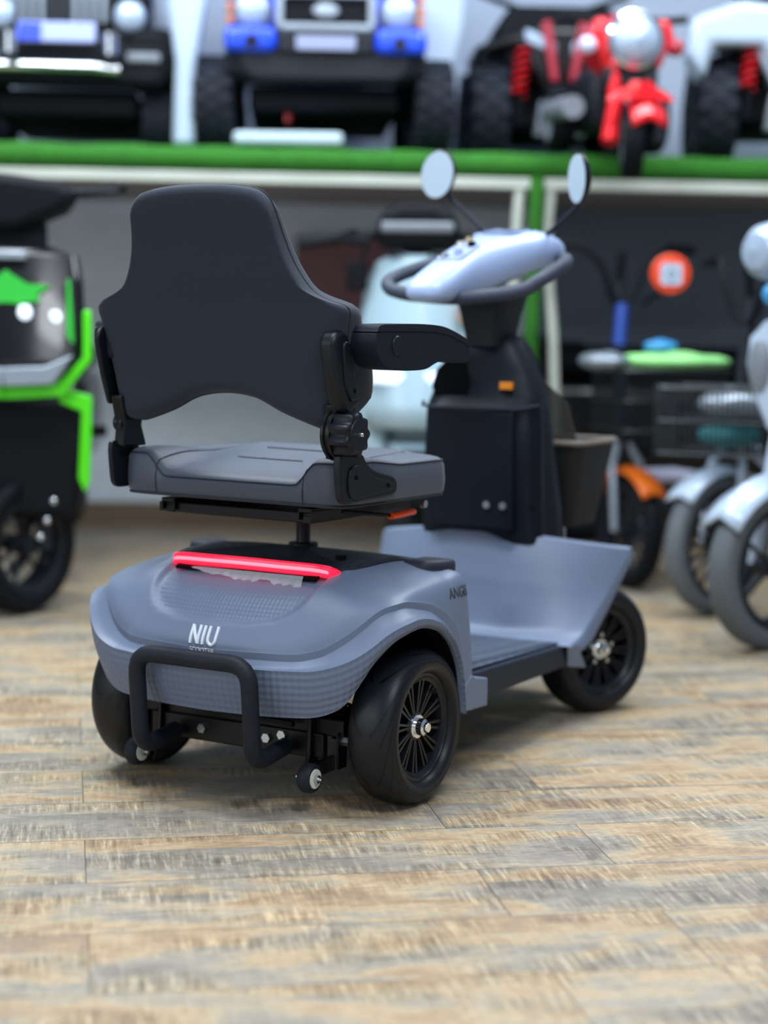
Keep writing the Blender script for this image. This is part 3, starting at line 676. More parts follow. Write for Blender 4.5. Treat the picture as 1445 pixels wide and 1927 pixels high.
for v in us:
    f_, k_ = [], []
    for u in us:
        c = coons(u, v); y, z = -c.x, c.y; e = prof2(u, v); xb = xback(z); t = thick(y, z); mid = xb+.024
        k_.append((mid-.024*e, y, z)); f_.append((mid+(t-.024)*e, y, z))
    fr.append(f_); bk_.append(k_)
br = MB(); br.grid(bk_); n0 = len(br.v); br.grid([list(reversed(r)) for r in fr])
bro = br.build('backrest', M['fabric'], S, smooth=80)
bmm = bmesh.new(); bmm.from_mesh(bro.data); bmesh.ops.remove_doubles(bmm, verts=bmm.verts, dist=.0006); bmesh.ops.recalc_face_normals(bmm, faces=bmm.faces); bmm.to_mesh(bro.data); bmm.free()
for p in bro.data.polygons: p.use_smooth = True
per = [coons(u/60, 0) for u in range(60)]+[coons(1, v/60) for v in range(60)]+[coons(1-u/60, 1) for u in range(60)]+[coons(0, 1-v/60) for v in range(60)]
MB().tube([(xback(c.y)+.03, -c.x*.999, c.y) for c in per], .0016, 6, closed=True).build('backrest_piping', M['seam'], bro)
# hinge hardware both sides
def recl(x, z): return x+(-.214-(z-.70)*.14)-(-.214)
for s in (-1, 1):
    H = sub('hinge_assembly', S, (0, 0, 0)); Y = lambda a: s*a
    # upper strap: rounded stamped cover against the back
    o_ = []
    for k in range(13): a = PI*k/12; o_.append((-.232+.028*math.cos(a), .866+.028*math.sin(a)))
    o_ = o_+[(-.243, .80), (-.222, .742), (-.198, .742), (-.186, .752), (-.166, .758), (-.180, .80)]
    MB().prism(o_, 'y', Y(.244 if s < 0 else .268), Y(.279)).build('upper_bracket', M['plastic'], H, bevel=.009, seg=3)
    o2 = []
    for k in range(9): a = PI*k/8; o2.append((-.222+.012*math.cos(a), .862+.012*math.sin(a)))
    o2 += [(-.226, .80), (-.206, .765), (-.184, .768), (-.196, .80)]
    MB().prism(o2, 'y', Y(.275), Y(.2835)).build('bracket_rib', M['plastic'], H, bevel=.004, seg=3)
    for x_, z_ in ((-.213, .855), (-.197, .785)): MB().cyl((x_, Y(.28), z_), (x_, Y(.2845), z_), .0042, 10).build('bracket_hole', M['recess'], H)
    dr = 1 if s < 0 else .35; MB().lathe([(0, Y(.243)), (.046*dr, Y(.243)), (.049*dr, Y(.246)), (.049*dr, Y(.251)), (.045*dr, Y(.253)), (.045*dr, Y(.257)), (.048*dr, Y(.259)), (.048*dr, Y(.264)), (0, Y(.264))], c=(-.203, 0, .706), n=48).build('hinge_disc', M['steel'], H)
    if s < 0:
        rows = []
        for h_, q in ((.262, .92), (.266, 1), (.298, 1), (.303, .95), (.305, .85)):
            rows.append([((-.214+(.0385+.0035*math.cos(9*a))*q*math.cos(a)), Y(h_), .707+(.0385+.0035*math.cos(9*a))*q*math.sin(a)) for a in [2*PI*k/108 for k in range(108)]])
        kn = MB().loft(rows).build('recline_knob', M['plastic'], H, smooth=45)
        MB().lathe([(.0, Y(.3065)), (.028, Y(.3065)), (.029, Y(.305)), (.0285, Y(.3045))], c=(-.214, 0, .707), n=48).build('knob_cap', M['plastic'], kn)
        MB().lathe([(.0, Y(.3125)), (.0035, Y(.312)), (.0045, Y(.309)), (.0045, Y(.306))], c=(-.212, 0, .707), n=16).build('knob_pin', M['chrome'], kn)
    lb = cat([(-.232, .668, 0), (-.20, .667, 0), (-.160, .668, 0), (-.145, .652, 0), (-.12, .637, 0), (-.08, .627, 0), (-.048, .619, 0), (-.036, .604, 0), (-.043, .589, 0), (-.07, .584, 0), (-.14, .582, 0), (-.2, .579, 0), (-.222, .586, 0), (-.229, .61, 0)], 3, closed=True)
    MB().prism([(p.x, p.y) for p in lb], 'y', Y(.262 if s < 0 else .255), Y(.278 if s < 0 else .266)).build('lower_bracket', M['plastic'], H, bevel=.003, seg=3)
    lb2 = cat([(-.205, .64, 0), (-.17, .648, 0), (-.135, .628, 0), (-.07, .612, 0), (-.053, .604, 0), (-.06, .597, 0), (-.12, .592, 0), (-.2, .59, 0)], 3, closed=True)
    MB().prism([(p.x, p.y) for p in lb2], 'y', Y(.276 if s < 0 else .26), Y(.2815 if s < 0 else .267)).build('bracket_rib', M['plastic'], H, bevel=.002)
    for x_, z_ in ((-.185, .627), (-.075, .606)): MB().cyl((x_, Y(.279), z_), (x_, Y(.283), z_), .0042, 10).build('bracket_hole', M['recess'], H)
    MB().prism([(-.22, .66), (-.15, .66), (-.165, .70), (-.155, .76), (-.23, .76), (-.215, .70)], 'y', Y(.235), Y(.262)).build('inner_plate', M['steel'], H, bevel=.004)
    # armrest
    A = sub('armrest', S, (0, 0, 0))
    topl = cat([(-.196, .893, 0), (-.185, .9035, 0), (-.14, .9055, 0), (-.05, .9065, 0), (.03, .903, 0), (.08, .893, 0), (.12, .881, 0), (.138, .871, 0)], 4)
    seam_ = cat([(.140, .862, 0), (.108, .873, 0), (.06, .885, 0), (0, .891, 0), (-.1, .892, 0), (-.198, .8915, 0)], 4)
    botl = cat([(-.198, .8895, 0), (-.20, .87, 0), (-.188, .845, 0), (-.165, .828, 0), (-.12, .8215, 0), (-.06, .8205, 0), (-.02, .823, 0), (.01, .832, 0), (.04, .838, 0), (.07, .836, 0), (.106, .834, 0), (.130, .833, 0), (.141, .845, 0), (.142, .8595, 0)], 4)
    seam2 = [(p.x, p.y+.0005) for p in seam_]
    MB().prism([(p.x, p.y) for p in topl+seam_], 'y', Y(.268), Y(.33)).build('armrest_pad', M['soft'], A, bevel=.006, seg=3)
    MB().prism([(p.x, p.y) for p in botl]+seam2[1:-1], 'y', Y(.27), Y(.329)).build('armrest_body', M['soft'], A, bevel=.005, seg=3)
    MB().lathe([(0, Y(.3325)), (.016, Y(.332)), (.018, Y(.330)), (.018, Y(.325))], c=(-.128, 0, .867), n=32).build('pivot_cap', M['plastic'], A)
    MB().prism([(-.235, .83), (-.165, .83), (-.16, .895), (-.20, .915), (-.24, .9)], 'y', Y(.245), Y(.272)).build('pivot_block', M['soft'], A, bevel=.01, seg=3)
# ---------------------------------------------------------------- display shelf
dk = MB().box((.64, 8.12, .1), (6, 8.15, 1.5)).build('wall_rear', pm('dark_slate_wall', '6f7c8a', .8, mottle=.15)); struct(dk)
up_ = MB().box((-6, 8.11, 1.52), (6, 8.15, 3.4)).build('wall_upper', pm('pale_blue_white_wall', 'c0cfe4', .7)); struct(up_)
turf = pm('artificial_turf', '236812', .9, bump=1, bscale=260, mottle=.35)
ivory = pm('ivory_trim', 'b9bfb4', .6); beam = pm('grey_underside', '8a8688', .7)
SH = thing('display_shelf', 'long raised display shelf edged with green artificial turf behind the scooter', 'shelf', (0, 6.62, 0), math.radians(5))
m = MB(); rows = []
for k in range(61):
    x = -3+6*k/60; w_ = .003*math.sin(k*1.9)
    rows.append([(x, 1.45, 1.508)]+[(x, .0+.04-(.05+w_)*math.cos(a), 1.468+(.042+w_)*math.sin(a)) for a in [math.radians(100-k2*24) if False else math.radians(90-20*k2) for k2 in range(0, 10)]])
m.grid(rows).build('turf_cover', turf, SH, solid=.01)
MB().box((-3, .0, 1.385), (3, .03, 1.425)).build('edge_trim', ivory, SH, bevel=.006)
MB().box((-3, .03, 1.405), (3, 1.42, 1.455)).build('shelf_board', beam, SH)
MB().tube([(.53, -.0, 1.43), (.525, .0, 1.1), (.515, -.02, .8), (.52, -.03, 0)], .026, 10).build('turf_wrapped_post', turf, SH)
MB().tube([(.47, .02, 1.41), (.462, .02, 1.25), (.45, .02, .9), (.44, .02, 0)], .018, 8).build('post_side_tube', ivory, SH)
MB().tube([(.585, .02, 1.41), (.57, .02, 1.2), (.60, .0, .86), (.64, -.02, 0)], .018, 8).build('post_side_tube', ivory, SH)
for X in (-2.4, 2.4): MB().box((X-.03, .02, 0), (X+.03, .08, 1.41)).build('post', ivory, SH)
TZ = 1.527
# ---------------------------------------------------------------- background materials
B = dict(
 black=pm('gloss_black', '07090d', .22, coat=.2, spec=.4), matte=pm('matte_black', '0c0f15', .6, spec=.15), dark=pm('charcoal', '1a1e26', .5, spec=.25),
 knob=pm('knobbly_toy_tyre', '1b212c', .75, spec=.3, bump=1, bscale=60, mottle=.4), chrome=pm('shiny_chrome', 'dfe5ea', .12, 1), lens=pm('clear_lamp_lens', 'a9bcd2', .3, .3),
 lit=pm('glint_glow', 'e8f4ff', .3, emit='dcecff', es=.8),  # glow stands in for bright reflections, not switched-on lamps
 blue=pm('bright_blue', '1448e0', .3, coat=.5), silver=pm('silver_paint', '96a2ae', .3, .3), amber=pm('amber_lens', 'c8702c', .3), plate=pm('pale_plate', '8f98b8', .4),
 bplate=pm('blue_plate', '3550d8', .4), wplate=pm('white_plate', 'a9b6e6', .4), red=pm('bright_red', 'd8101c', .28, coat=.5), rose=pm('dull_red', 'a82a3c', .4),
 white=pm('gloss_white', 'b4c6da', .25, coat=.4), mint=pm('pale_mint_white', 'a4c0cc', .3, coat=.3), green=pm('neon_green', '4fe000', .35, coat=.3), dgreen=pm('decal_green', '2fc840', .4),
 grey=pm('mid_grey', '767d86', .4), greytyre=pm('grey_tyre', '596066', .7, bump=.6, bscale=60), orange=pm('orange_fender_paint', 'e06a10', .35), rorange=pm('orange_red_disc', 'e2451a', .4),
 wire=pm('wire_steel', '2c3134', .35, .6), lilac=pm('lilac_white', 'c9cbe6', .35), bluet=pm('navy_blue_paint', '1c3c8c', .35), sky=pm('sky_blue_plastic', '3d8fc8', .3))
def bwheel(parent, name, loc, r, wd, yaw=0, tyre=None, rim=None, knobs=0, spokes=0, disc=False, inner=.6):
    """wheel whose axle lies along local x"""
    q = sub(name, parent, loc, (0, 0, yaw)); ri = r*inner
    pr = []
    for k in range(20):
        th = 2*PI*k/20; rr_ = (r+ri)/2+(r-ri)/2*math.copysign(abs(math.cos(th))**.7, math.cos(th)); pr.append((rr_, wd/2*math.copysign(abs(math.sin(th))**.7, math.sin(th))))
    t = MB().lathe(pr, axis='x', n=40, closedprof=True)
    for k in range(knobs):
        a = 2*PI*k/knobs; ca, sa = math.cos(a), math.sin(a)
        for j in (-1, 0, 1):
            a2 = a+(.5*2*PI/knobs if j == 0 else 0); ca, sa = math.cos(a2), math.sin(a2); d = .5*2*PI/knobs*r*.55; x0, x1 = j*wd*.32-wd*.14, j*wd*.32+wd*.14; vs = []
            for rr_ in (r*.96, r*1.045):
                for xx, dd in ((x0, -d/1), (x1, -d/1), (x1, d/1), (x0, d/1)): vs.append((xx, ca*rr_-sa*dd, sa*rr_+ca*dd))
            t.add(vs, [(4, 5, 6, 7), (0, 1, 5, 4), (1, 2, 6, 5), (2, 3, 7, 6), (3, 0, 4, 7)])
    t.build('tyre', tyre or B['matte'], q, smooth=50)
    rm = MB(); rm.lathe([(ri*1.02, -wd*.4), (ri*1.06, -wd*.45), (ri*.92, -wd*.4), (ri*.9, 0), (ri*.92, wd*.4), (ri*1.06, wd*.45), (ri*1.02, wd*.4)], axis='x', n=36)
    if spokes:
        for k in range(spokes):
            a = 2*PI*k/spokes; rm.cyl((0, 0, 0), (0, ri*.95*math.cos(a), ri*.95*math.sin(a)), max(.004, r*.03), 6)
    else: rm.lathe([(0, -wd*.2), (ri*.6, -wd*.22), (ri*.92, -wd*.1), (ri*.92, wd*.1), (ri*.6, wd*.22), (0, wd*.2)], axis='x', n=36)
    rm.cyl((-wd*.5, 0, 0), (wd*.5, 0, 0), r*.14, 12); rm.build('rim', rim or B['dark'], q)
    if disc: MB().lathe([(r*.3, -wd*.62), (r*.5, -wd*.62), (r*.5, -wd*.56), (r*.3, -wd*.56)], axis='x', n=36, closedprof=True).build('brake_disc', B['chrome'], q)
    return q
def P(name, m, mat, parent, **k): return m.build(name, mat, parent, **k)
# ---------------------------------------------------------------- toy jeep (left on the shelf)
J = thing('toy_jeep', 'black ride-on toy jeep with round chrome lamp and blue-and-white plate, leftmost on the shelf', 'toy car', (-1.17, 6.78, TZ), math.radians(4), None)
for sx in (-1, 1):
    for yy in (.12, .75): bwheel(J, 'wheel', (sx*.33, yy, .118), .118, .12, 0, B['knob'], B['dark'], 16)
P('chassis', MB().box((-.26, .02, .1), (.26, .95, .2)), B['matte'], J, bevel=.02)
P('body', MB().box((-.31, .0, .30), (.31, 1.0, .58)), B['black'], J, bevel=.04, seg=4)
P('cabin', MB().loft([[(x, y+.6, z) for x, y in rrect(.30-k, .34-k, .06)] for z, k in ((.58, 0), (.8, .03), (.84, .07))]), B['black'], J)
P('front_bumper', MB().box((-.36, -.09, .2), (.36, .0, .35)), B['matte'], J, bevel=.03, seg=3)
P('bumper_bar', MB().tube([(-.34, -.12, .255), (-.2, -.13, .262), (.1, -.13, .262), (.2, -.12, .255)], .018, 12), B['chrome'], J)
P('grille', MB().box((-.22, -.02, .42), (.17, .0, .55)), B['dark'], J, bevel=.01)
for x0 in (-.19, .03):
    for k in range(4): P('grille_slat', MB().box((x0+k*.034, -.035, .43), (x0+.016+k*.034, -.018, .545)), B['silver'], J, bevel=.004)
for sx in (-1, 1):
    P('headlamp', MB().lathe([(0, -.06), (.038, -.055), (.05, -.045), (.058, -.03), (.058, 0)], (sx*.232, .0, .455), n=28), B['lens'], J)
    P('winch_light', MB().cyl((sx*.175-.0, -.16, .30), (sx*.175, -.16, .375), .026, 16), B['chrome'], J)
    P('bumper_light', MB().box((sx*.285-.06, -.105, .285), (sx*.285+.06, -.088, .32)), B['grey'], J, bevel=.01)
    P('fender', MB().prism([(.22, .22), (.40, .22), (.42, .36), (.38, .42), (.22, .42)] if sx > 0 else [(-.22, .22), (-.40, .22), (-.42, .36), (-.38, .42), (-.22, .42)], 'y', -.04, .3), B['matte'], J, bevel=.03)
pl_ = P('number_plate', MB().box((-.155, -.135, .345), (.12, -.12, .415)), B['wplate'], J, bevel=.006); P('plate_band', MB().box((-.15, -.138, .35), (-.07, -.134, .41)), B['bplate'], pl_)
# toy truck
K = thing('toy_truck', 'blue ride-on toy pickup with silver grille and dark bumper on the shelf', 'toy car', (-.235, 6.75, TZ), math.radians(3))
for sx in (-1, 1):
    for yy in (.14, .85): bwheel(K, 'wheel', (sx*.385, yy, .165), .165, .15, sx*.1, B['knob'], B['dark'], 18)
P('chassis', MB().box((-.27, .02, .13), (.27, 1.0, .22)), B['matte'], K, bevel=.02)
P('body', MB().box((-.34, .02, .30), (.34, 1.1, .62)), B['blue'], K, bevel=.05, seg=4)
P('cabin', MB().loft([[(x, y+.7, z) for x, y in rrect(.32-k, .3-k, .06)] for z, k in ((.62, 0), (.84, .04), (.88, .09))]), B['blue'], K)
P('front_bumper', MB().loft([[(x, y, z) for x, y in [(-h, .06), (-h, -.06), (-h+.06, -.11), (h-.06, -.11), (h, -.06), (h, .06)]] for z, h in ((.225, .29), (.25, .345), (.30, .36), (.335, .355))]), B['dark'], K, bevel=.012)
for sx in (-1, 1):
    P('corner_bumper', MB().box((sx*.265-.092, -.145, .315), (sx*.265+.092, -.0, .405)), B['blue'], K, bevel=.03, seg=4)
    P('fog_lamp', MB().cyl((sx*.26, -.14, .352), (sx*.26, -.151, .352), .022, 16), B['black'], K)
    P('headlamp', MB().lathe([(0, -.05), (.035, -.048), (.05, -.04), (.06, -.02), (.06, 0)], (sx*.262, -.01, .475), n=28), B['lens'], K)
    P('headlamp_ring', MB().lathe([(.057, -.03), (.07, -.025), (.07, 0), (.057, 0)], (sx*.262, -.01, .475), n=28, closedprof=True), B['grey'], K)
    for k in range(3): P('marker_lamp', MB().box((sx*.338-.013, -.05, .425+k*.04), (sx*.338+.013, -.02, .452+k*.04)), B['amber'], K, bevel=.005)
gr = MB(); gr.box((-.178, -.06, .405), (.178, -.02, .43)); gr.box((-.178, -.06, .52), (.178, -.02, .55)); gr.box((-.178, -.06, .405), (-.15, -.02, .55)); gr.box((.15, -.06, .405), (.178, -.02, .55))
P('grille_frame', gr, B['silver'], K, bevel=.005); P('grille', MB().box((-.152, -.04, .428), (.152, -.025, .522)), B['matte'], K)
em = MB().lathe([(0, -.062), (.03, -.06), (.034, -.055), (.034, -.045)], (0, 0, 0), n=28).xf(Matrix.Translation((0, 0, .475)) @ Matrix.Diagonal((1.4, 1, .75, 1)) @ Matrix.Translation((0, 0, 0)))
P('oval_badge', em, B['silver'], K)
P('lower_panel', MB().box((-.17, -.125, .315), (.17, -.1, .395)), B['dark'], K, bevel=.01); P('number_plate', MB().box((-.105, -.14, .325), (.105, -.125, .375)), B['plate'], K, bevel=.004)
P('hitch_hook', MB().cyl((-.13, .1, .1), (-.13, .1, .14), .012, 8), B['red'], K)
tag(MB().prism(rrect(.195, .09, .03), 'z', TZ, TZ+.045).xf(Matrix.Translation((-.36, 6.72, 0))).build('white_tray', pm('white_polystyrene', 'b9cfd8', .6), bevel=.012), 'flat white tray lying on the turf under the blue toy truck', 'tray')
# white display columns
tag(MB().prism([(-.05, 0), (-.04, .3), (-.07, .5), (-.11, .9), (.11, .9), (.07, .5), (.035, .3), (.03, 0)], 'y', 0, .1).xf(Matrix.Translation((-.73, 6.72, TZ))).build('display_column', B['white'], bevel=.02), 'white tapered display column between the black jeep and the blue truck', 'column')
tag(MB().prism([(-.05, 0), (-.06, .3), (-.11, .5), (-.12, .9), (.12, .9), (.11, .5), (.06, .3), (.04, 0)], 'y', 0, .1).xf(Matrix.Translation((.17, 7.15, TZ))).build('display_column', B['white'], bevel=.02), 'white tapered display column between the blue truck and the black quad', 'column')
# toy quad, black and red
def quad(name, label, X, Y, rz, main, accent, wheel_r, label2=None):
    q = thing(name, label, 'toy quad bike', (X, Y, TZ), rz)
    for sx in (-1, 1):
        bwheel(q, 'front_wheel', (sx*.27, .1, wheel_r), wheel_r, .15, 0, B['knob'], B['dark'], 16, inner=.5); bwheel(q, 'rear_wheel', (sx*.27, .5, wheel_r), wheel_r, .15, 0, B['knob'], B['dark'], 16, inner=.5)
        pr_ = []
        for k in range(40): a = k*.95; pr_.append((sx*(.17-.02*k/40)+.026*math.cos(a), -.06+.026*math.sin(a), .25+k*.0045))
        P('shock_spring', MB().tube(pr_, .006, 6), B['red'], q); P('shock_body', MB().cyl((sx*.17, -.04, .14), (sx*.15, -.06, .44), .015, 10), B['matte'], q)
        P('front_fender', MB().prism([(sx*.12, .42), (sx*.2, .44), (sx*.34, .40), (sx*.34, .43), (sx*.2, .49), (sx*.1, .50)], 'y', -.06, .3), main, q, bevel=.015)
        P('headlamp', MB().prism([(sx*.03, .40), (sx*.15, .45), (sx*.15, .50), (sx*.03, .45)], 'y', -.10, -.06), B['lens'], q, bevel=.008)
        P('accent_strip', MB().prism([(sx*.02, .30), (sx*.05, .30), (sx*.09, .52), (sx*.055, .53)], 'y', -.12, -.09) if sx > 0 else MB().prism([(sx*.02, .30), (sx*.05, .30), (sx*.09, .52), (sx*.055, .53)], 'y', -.12, -.09), accent, q, bevel=.006)
    P('front_cowl', MB().prism([(-.05, .22), (.05, .22), (.14, .38), (.12, .52), (-.12, .52), (-.14, .38)], 'y', -.09, .5), main, q, bevel=.03, seg=3)
    P('body', MB().box((-.19, .06, .12), (.19, .65, .46)), B['matte'], q, bevel=.04); P('side_panel', MB().prism([(-.2, .3), (.2, .3), (.26, .5), (.2, .6), (-.2, .6), (-.26, .5)], 'y', -.02, .4), B['matte'], q, bevel=.03); P('seat', MB().box((-.12, .3, .42), (.12, .66, .55)), B['dark'], q, bevel=.04)
    P('front_axle', MB().cyl((-.27, .1, .17), (.27, .1, .17), .014), B['matte'], q); P('skid_plate', MB().prism([(-.1, .1), (.1, .1), (.08, .24), (-.08, .24)], 'y', -.05, .02), B['grey'], q, bevel=.01)
    P('handlebar', MB().tube([(-.3, .22, .68), (-.12, .25, .62), (.12, .25, .62), (.3, .22, .68)], .014, 8), B['matte'], q)
    return q
quad('toy_quad_bike', 'black ride-on toy quad with red shock springs, left of the red toy trike', .655, 7.28, math.radians(3), B['black'], B['rose'], .195)
WQ = quad('toy_quad_bike', 'white ride-on toy quad with red markings at the right end of the shelf', 1.48, 6.95, math.radians(-4), B['white'], B['red'], .19)
P('side_panel', MB().prism([(-.40, .36), (-.33, .27), (-.3, .40), (-.12, .40), (-.08, .3), (.2, .28), (.26, .5), (-.2, .56), (-.38, .5)], 'y', -.13, .1), B['white'], WQ, bevel=.03, seg=3)
P('red_marking', MB().box((-.02, -.14, .34), (.09, -.125, .40)), B['rose'], WQ, bevel=.01)
P('red_stripe', MB().prism([(-.06, .45), (-.03, .45), (0, .56), (-.03, .56)], 'y', -.145, -.12), B['red'], WQ)
# red toy trike hanging over the shelf edge
R = thing('toy_trike', 'red ride-on toy motor-trike with one big round headlamp, front wheel over the shelf edge', 'toy trike', (.79, 6.55, TZ-.068), math.radians(8))
bwheel(R, 'front_wheel', (.03, -.1, .085), .135, .075, math.radians(-12), B['matte'], B['grey'], 0, inner=.62)
rows = []
for k in range(13):
    a = math.radians(20+150*k/12); rr_ = .155; rows.append([(.05+x, -.1-rr_*math.cos(a)*1.0-.0, .09+rr_*math.sin(a)-abs(x)*.5) for x in (-.06, -.03, 0, .03, .06)])
P('front_fender', MB().grid(rows), B['red'], R, solid=.01)
P('fender_tip', MB().loft([[(.03+h*math.cos(a), -.2+.02*math.sin(a)*1, z) for a in [2*PI*k/16 for k in range(16)]] for z, h in ((.205, .12), (.225, .10), (.25, .05), (.27, .035))]), B['red'], R)
for sx in (-1, 1): P('fork_leg', MB().tube([(.03+sx*.062, -.06, .42), (.03+sx*.066, -.1, .2), (.02+sx*.085, -.15, .07)], [.02, .024, .028], 10), B['red'] if sx < 0 else B['dark'], R)
P('fork_yoke', MB().box((-.07, -.1, .26), (.12, -.03, .33)), B['dark'], R, bevel=.015)
P('headlamp', MB().lathe([(0, -.13), (.045, -.122), (.075, -.105), (.09, -.08), (.092, -.03), (.06, .02)], (.03, -.03, .42), n=32), B['lens'], R)
P('headlamp_bezel', MB().lathe([(.088, -.095), (.1, -.09), (.1, -.04), (.088, -.04)], (.03, -.03, .42), n=32, closedprof=True), B['chrome'], R)
for sx in (-1, 1):
    P('side_cowl', MB().prism([(.03+sx*.06, .3), (.03+sx*.10, .33), (.03+sx*.15, .44), (.03+sx*.13, .50), (.03+sx*.09, .50)], 'y', -.08, .12), B['red'], R, bevel=.02, seg=3)
    P('indicator', MB().ball((.03+sx*.155, -.06, .405), .032, 12), B['lilac'] if sx < 0 else B['rose'], R)
    bwheel(R, 'rear_wheel', (.03+sx*.17, .28, .19), .12, .09, 0, B['matte'], B['grey'])
P('body', MB().box((-.08, .05, .14), (.14, .36, .36)), B['dark'], R, bevel=.03); P('tank', MB().ball((.03, .12, .46), .1, 16, (1, 1.4, .8)), B['rose'], R)
P('exhaust', MB().cyl((-.16, -.02, .20), (-.16, .3, .22), .04, 14), B['grey'], R)
P('handlebar', MB().tube([(-.2, .05, .52), (.03, .08, .5), (.26, .05, .52)], .014, 8), B['matte'], R)
# ---------------------------------------------------------------- green and black moped on the left
G = thing('electric_moped', 'black electric moped with neon green trim and green emblem at the left edge', 'moped', (-1.13, 5.62, 0), math.radians(4))
bwheel(G, 'front_wheel', (.02, .0, .215), .212, .095, math.radians(-36), B['matte'], B['dark'], 0, 7, True, .66)
bwheel(G, 'rear_wheel', (.0, 1.2, .215), .212, .11, 0, B['matte'], B['dark'], 0, 7, False, .66)
def convex(poly_r, z0, z1, name, mat, y0=-.1, dep=.055, hw=.25, th=.03):
    """symmetric front panel bulging towards -y; poly_r: list of (half width, z) upwards"""
    rows = []
    for h_, z in poly_r: rows.append([(h_*u, y0-dep*(1-(h_*u/hw)**2)+(z-.9)*.25, z) for u in [-1+2*k/16 for k in range(17)]])
    return MB().grid(rows).build(name, mat, G, solid=th)
convex([(.13, .745), (.21, .78), (.225, .85), (.215, 1.0), (.20, 1.085), (.12, 1.11)], 0, 0, 'front_apron', B['black'])
def strip(poly, name, mat, y, dep=.03, par=G, both=True):
    for sx in ((-1, 1) if both else (1,)): P(name, MB().prism([(sx*a, b_) for a, b_ in poly], 'y', y, y+dep), mat, par, bevel=.006)
strip([(.225, .93), (.248, .93), (.25, .785), (.165, .675), (0, .665), (0, .705), (.145, .71), (.225, .79)], 'green_trim', B['green'], -.17)
strip([(.15, .70), (.245, .675), (.24, .42), (.225, .385), (.205, .43), (.215, .63), (.15, .655)], 'green_trim', B['green'], -.12)
strip([(0, .705), (.14, .712), (.20, .80), (.12, .765), (0, .76)], 'silver_band', B['silver'], -.222, .1)
strip([(.175, .79), (.2, .8), (.185, 1.02), (.178, 1.02)], 'green_stripe', B['dgreen'], -.155, .012)
for x_, z_ in ((.055, .92), (.14, .905), (-.055, .92), (-.14, .905), (.15, .83), (.06, .79)): P('apron_glint', MB().ball((x_, -.165+(x_*1.0)**2, z_), .022, 12, (1, .5, 1.2)), B['lit'], G)  # glowing ovals imitate highlights reflected in the gloss apron
P('emblem', MB().prism([(-.13, 1.0), (-.06, 1.005), (-.02, 1.03), (0, 1.045), (.02, 1.03), (.06, 1.005), (.13, 1.0), (.09, .975), (.1, .955), (.05, .95), (.02, .92), (0, .905), (-.02, .92), (-.05, .95), (-.1, .955), (-.09, .975)], 'y', -.158, -.14), B['dgreen'], G)
P('nose_badge', MB().box((-.06, -.165, 1.075), (.06, -.15, 1.10)), B['silver'], G, bevel=.005)
P('lower_body', MB().prism([(-.2, .3), (.2, .3), (.22, .66), (-.22, .66)], 'y', -.06, .25), B['matte'], G, bevel=.03)
P('steering_neck', MB().box((-.1, -.06, 1.05), (.1, .06, 1.2)), B['matte'], G, bevel=.02)
P('handlebar_cover', MB().prism([(-.2, 1.17), (.02, 1.16), (.16, 1.22), (.2, 1.27), (.15, 1.31), (-.02, 1.33), (-.2, 1.32)], 'y', -.12, .08), B['matte'], G, bevel=.03, seg=3)
P('handlebar', MB().tube([(-.34, .0, 1.31), (-.1, .02, 1.27), (.12, .02, 1.27), (.34, .0, 1.30)], .016, 10), B['matte'], G)
for sx in (-1, 1): P('fork_leg', MB().cyl((.02+sx*.075, .0, .2), (sx*.075, .02, .68), .022, 12), B['dark'], G); P('brake_lever', MB().tube([(sx*.18, -.05, 1.28), (sx*.32, -.05, 1.285)], .008, 8), B['dark'], G)
for x_, z_ in ((.11, .3), (.13, .36), (.09, .25)): P('brake_caliper_bolt', MB().ball((x_, -.1, z_), .011, 10), B['chrome'], G)
P('side_body', MB().box((-.18, .2, .25), (.18, .45, .34)), B['matte'], G, bevel=.03); P('tail_body', MB().box((-.16, .5, .4), (.16, 1.35, .72)), B['black'], G, bevel=.06); P('seat', MB().box((-.15, .5, .72), (.15, 1.3, .82)), B['dark'], G, bevel=.04)
P('foot_peg', MB().cyl((.2, .1, .56), (.27, .08, .56), .018, 10), B['matte'], G)
# ---------------------------------------------------------------- pale mint moped in the middle
W_ = thing('delivery_moped', 'pale mint-white moped with black handlebar and square mirror, behind the tiller', 'moped', (.10, 6.2, 0), math.radians(-3))
bwheel(W_, 'front_wheel', (-.03, -.05, .21), .205, .1, 0, B['matte'], B['dark'], 0, 7, False, .62); bwheel(W_, 'rear_wheel', (0, 1.25, .21), .205, .11, 0, B['matte'], B['dark'])
rows = []
for h_, z in ((.155, .56), (.175, .64), (.185, .75), (.18, .9), (.165, 1.02), (.13, 1.10), (.08, 1.125)): rows.append([(h_*u, -.1*(1-u*u)+(z-.9)*.2, z) for u in [-1+2*k/14 for k in range(15)]])
P('front_apron', MB().grid(rows), B['mint'], W_, solid=.03)
P('apron_body', MB().box((-.15, .0, .5), (.15, .14, 1.05)), B['mint'], W_, bevel=.04)
for sx in (-1, 1):
    P('headlamp', MB().prism([(sx*.02, .70), (sx*.15, .71), (sx*.16, .745), (sx*.02, .745)], 'y', -.145, -.09), B['lit'], W_, bevel=.01)  # lens emission imitates a bright reflection in the headlamp
    if sx > 0: P('indicator', MB().prism([(.145, .91), (.172, .91), (.155, .99), (.145, .99)], 'y', -.09, .0), B['amber'], W_, bevel=.005)
    P('lower_cheek', MB().prism([(sx*.08, .42), (sx*.17, .42), (sx*.19, .62), (sx*.15, .66), (sx*.1, .6)], 'y', -.08, .1), B['mint'], W_, bevel=.02)
P('front_fender', MB().prism([(-.075, .3), (.075, .3), (.07, .47), (-.07, .47)], 'y', -.26, .16), B['matte'], W_, bevel=.03); P('steering_neck', MB().box((-.05, -.02, 1.05), (.05, .06, 1.2)), B['matte'], W_)
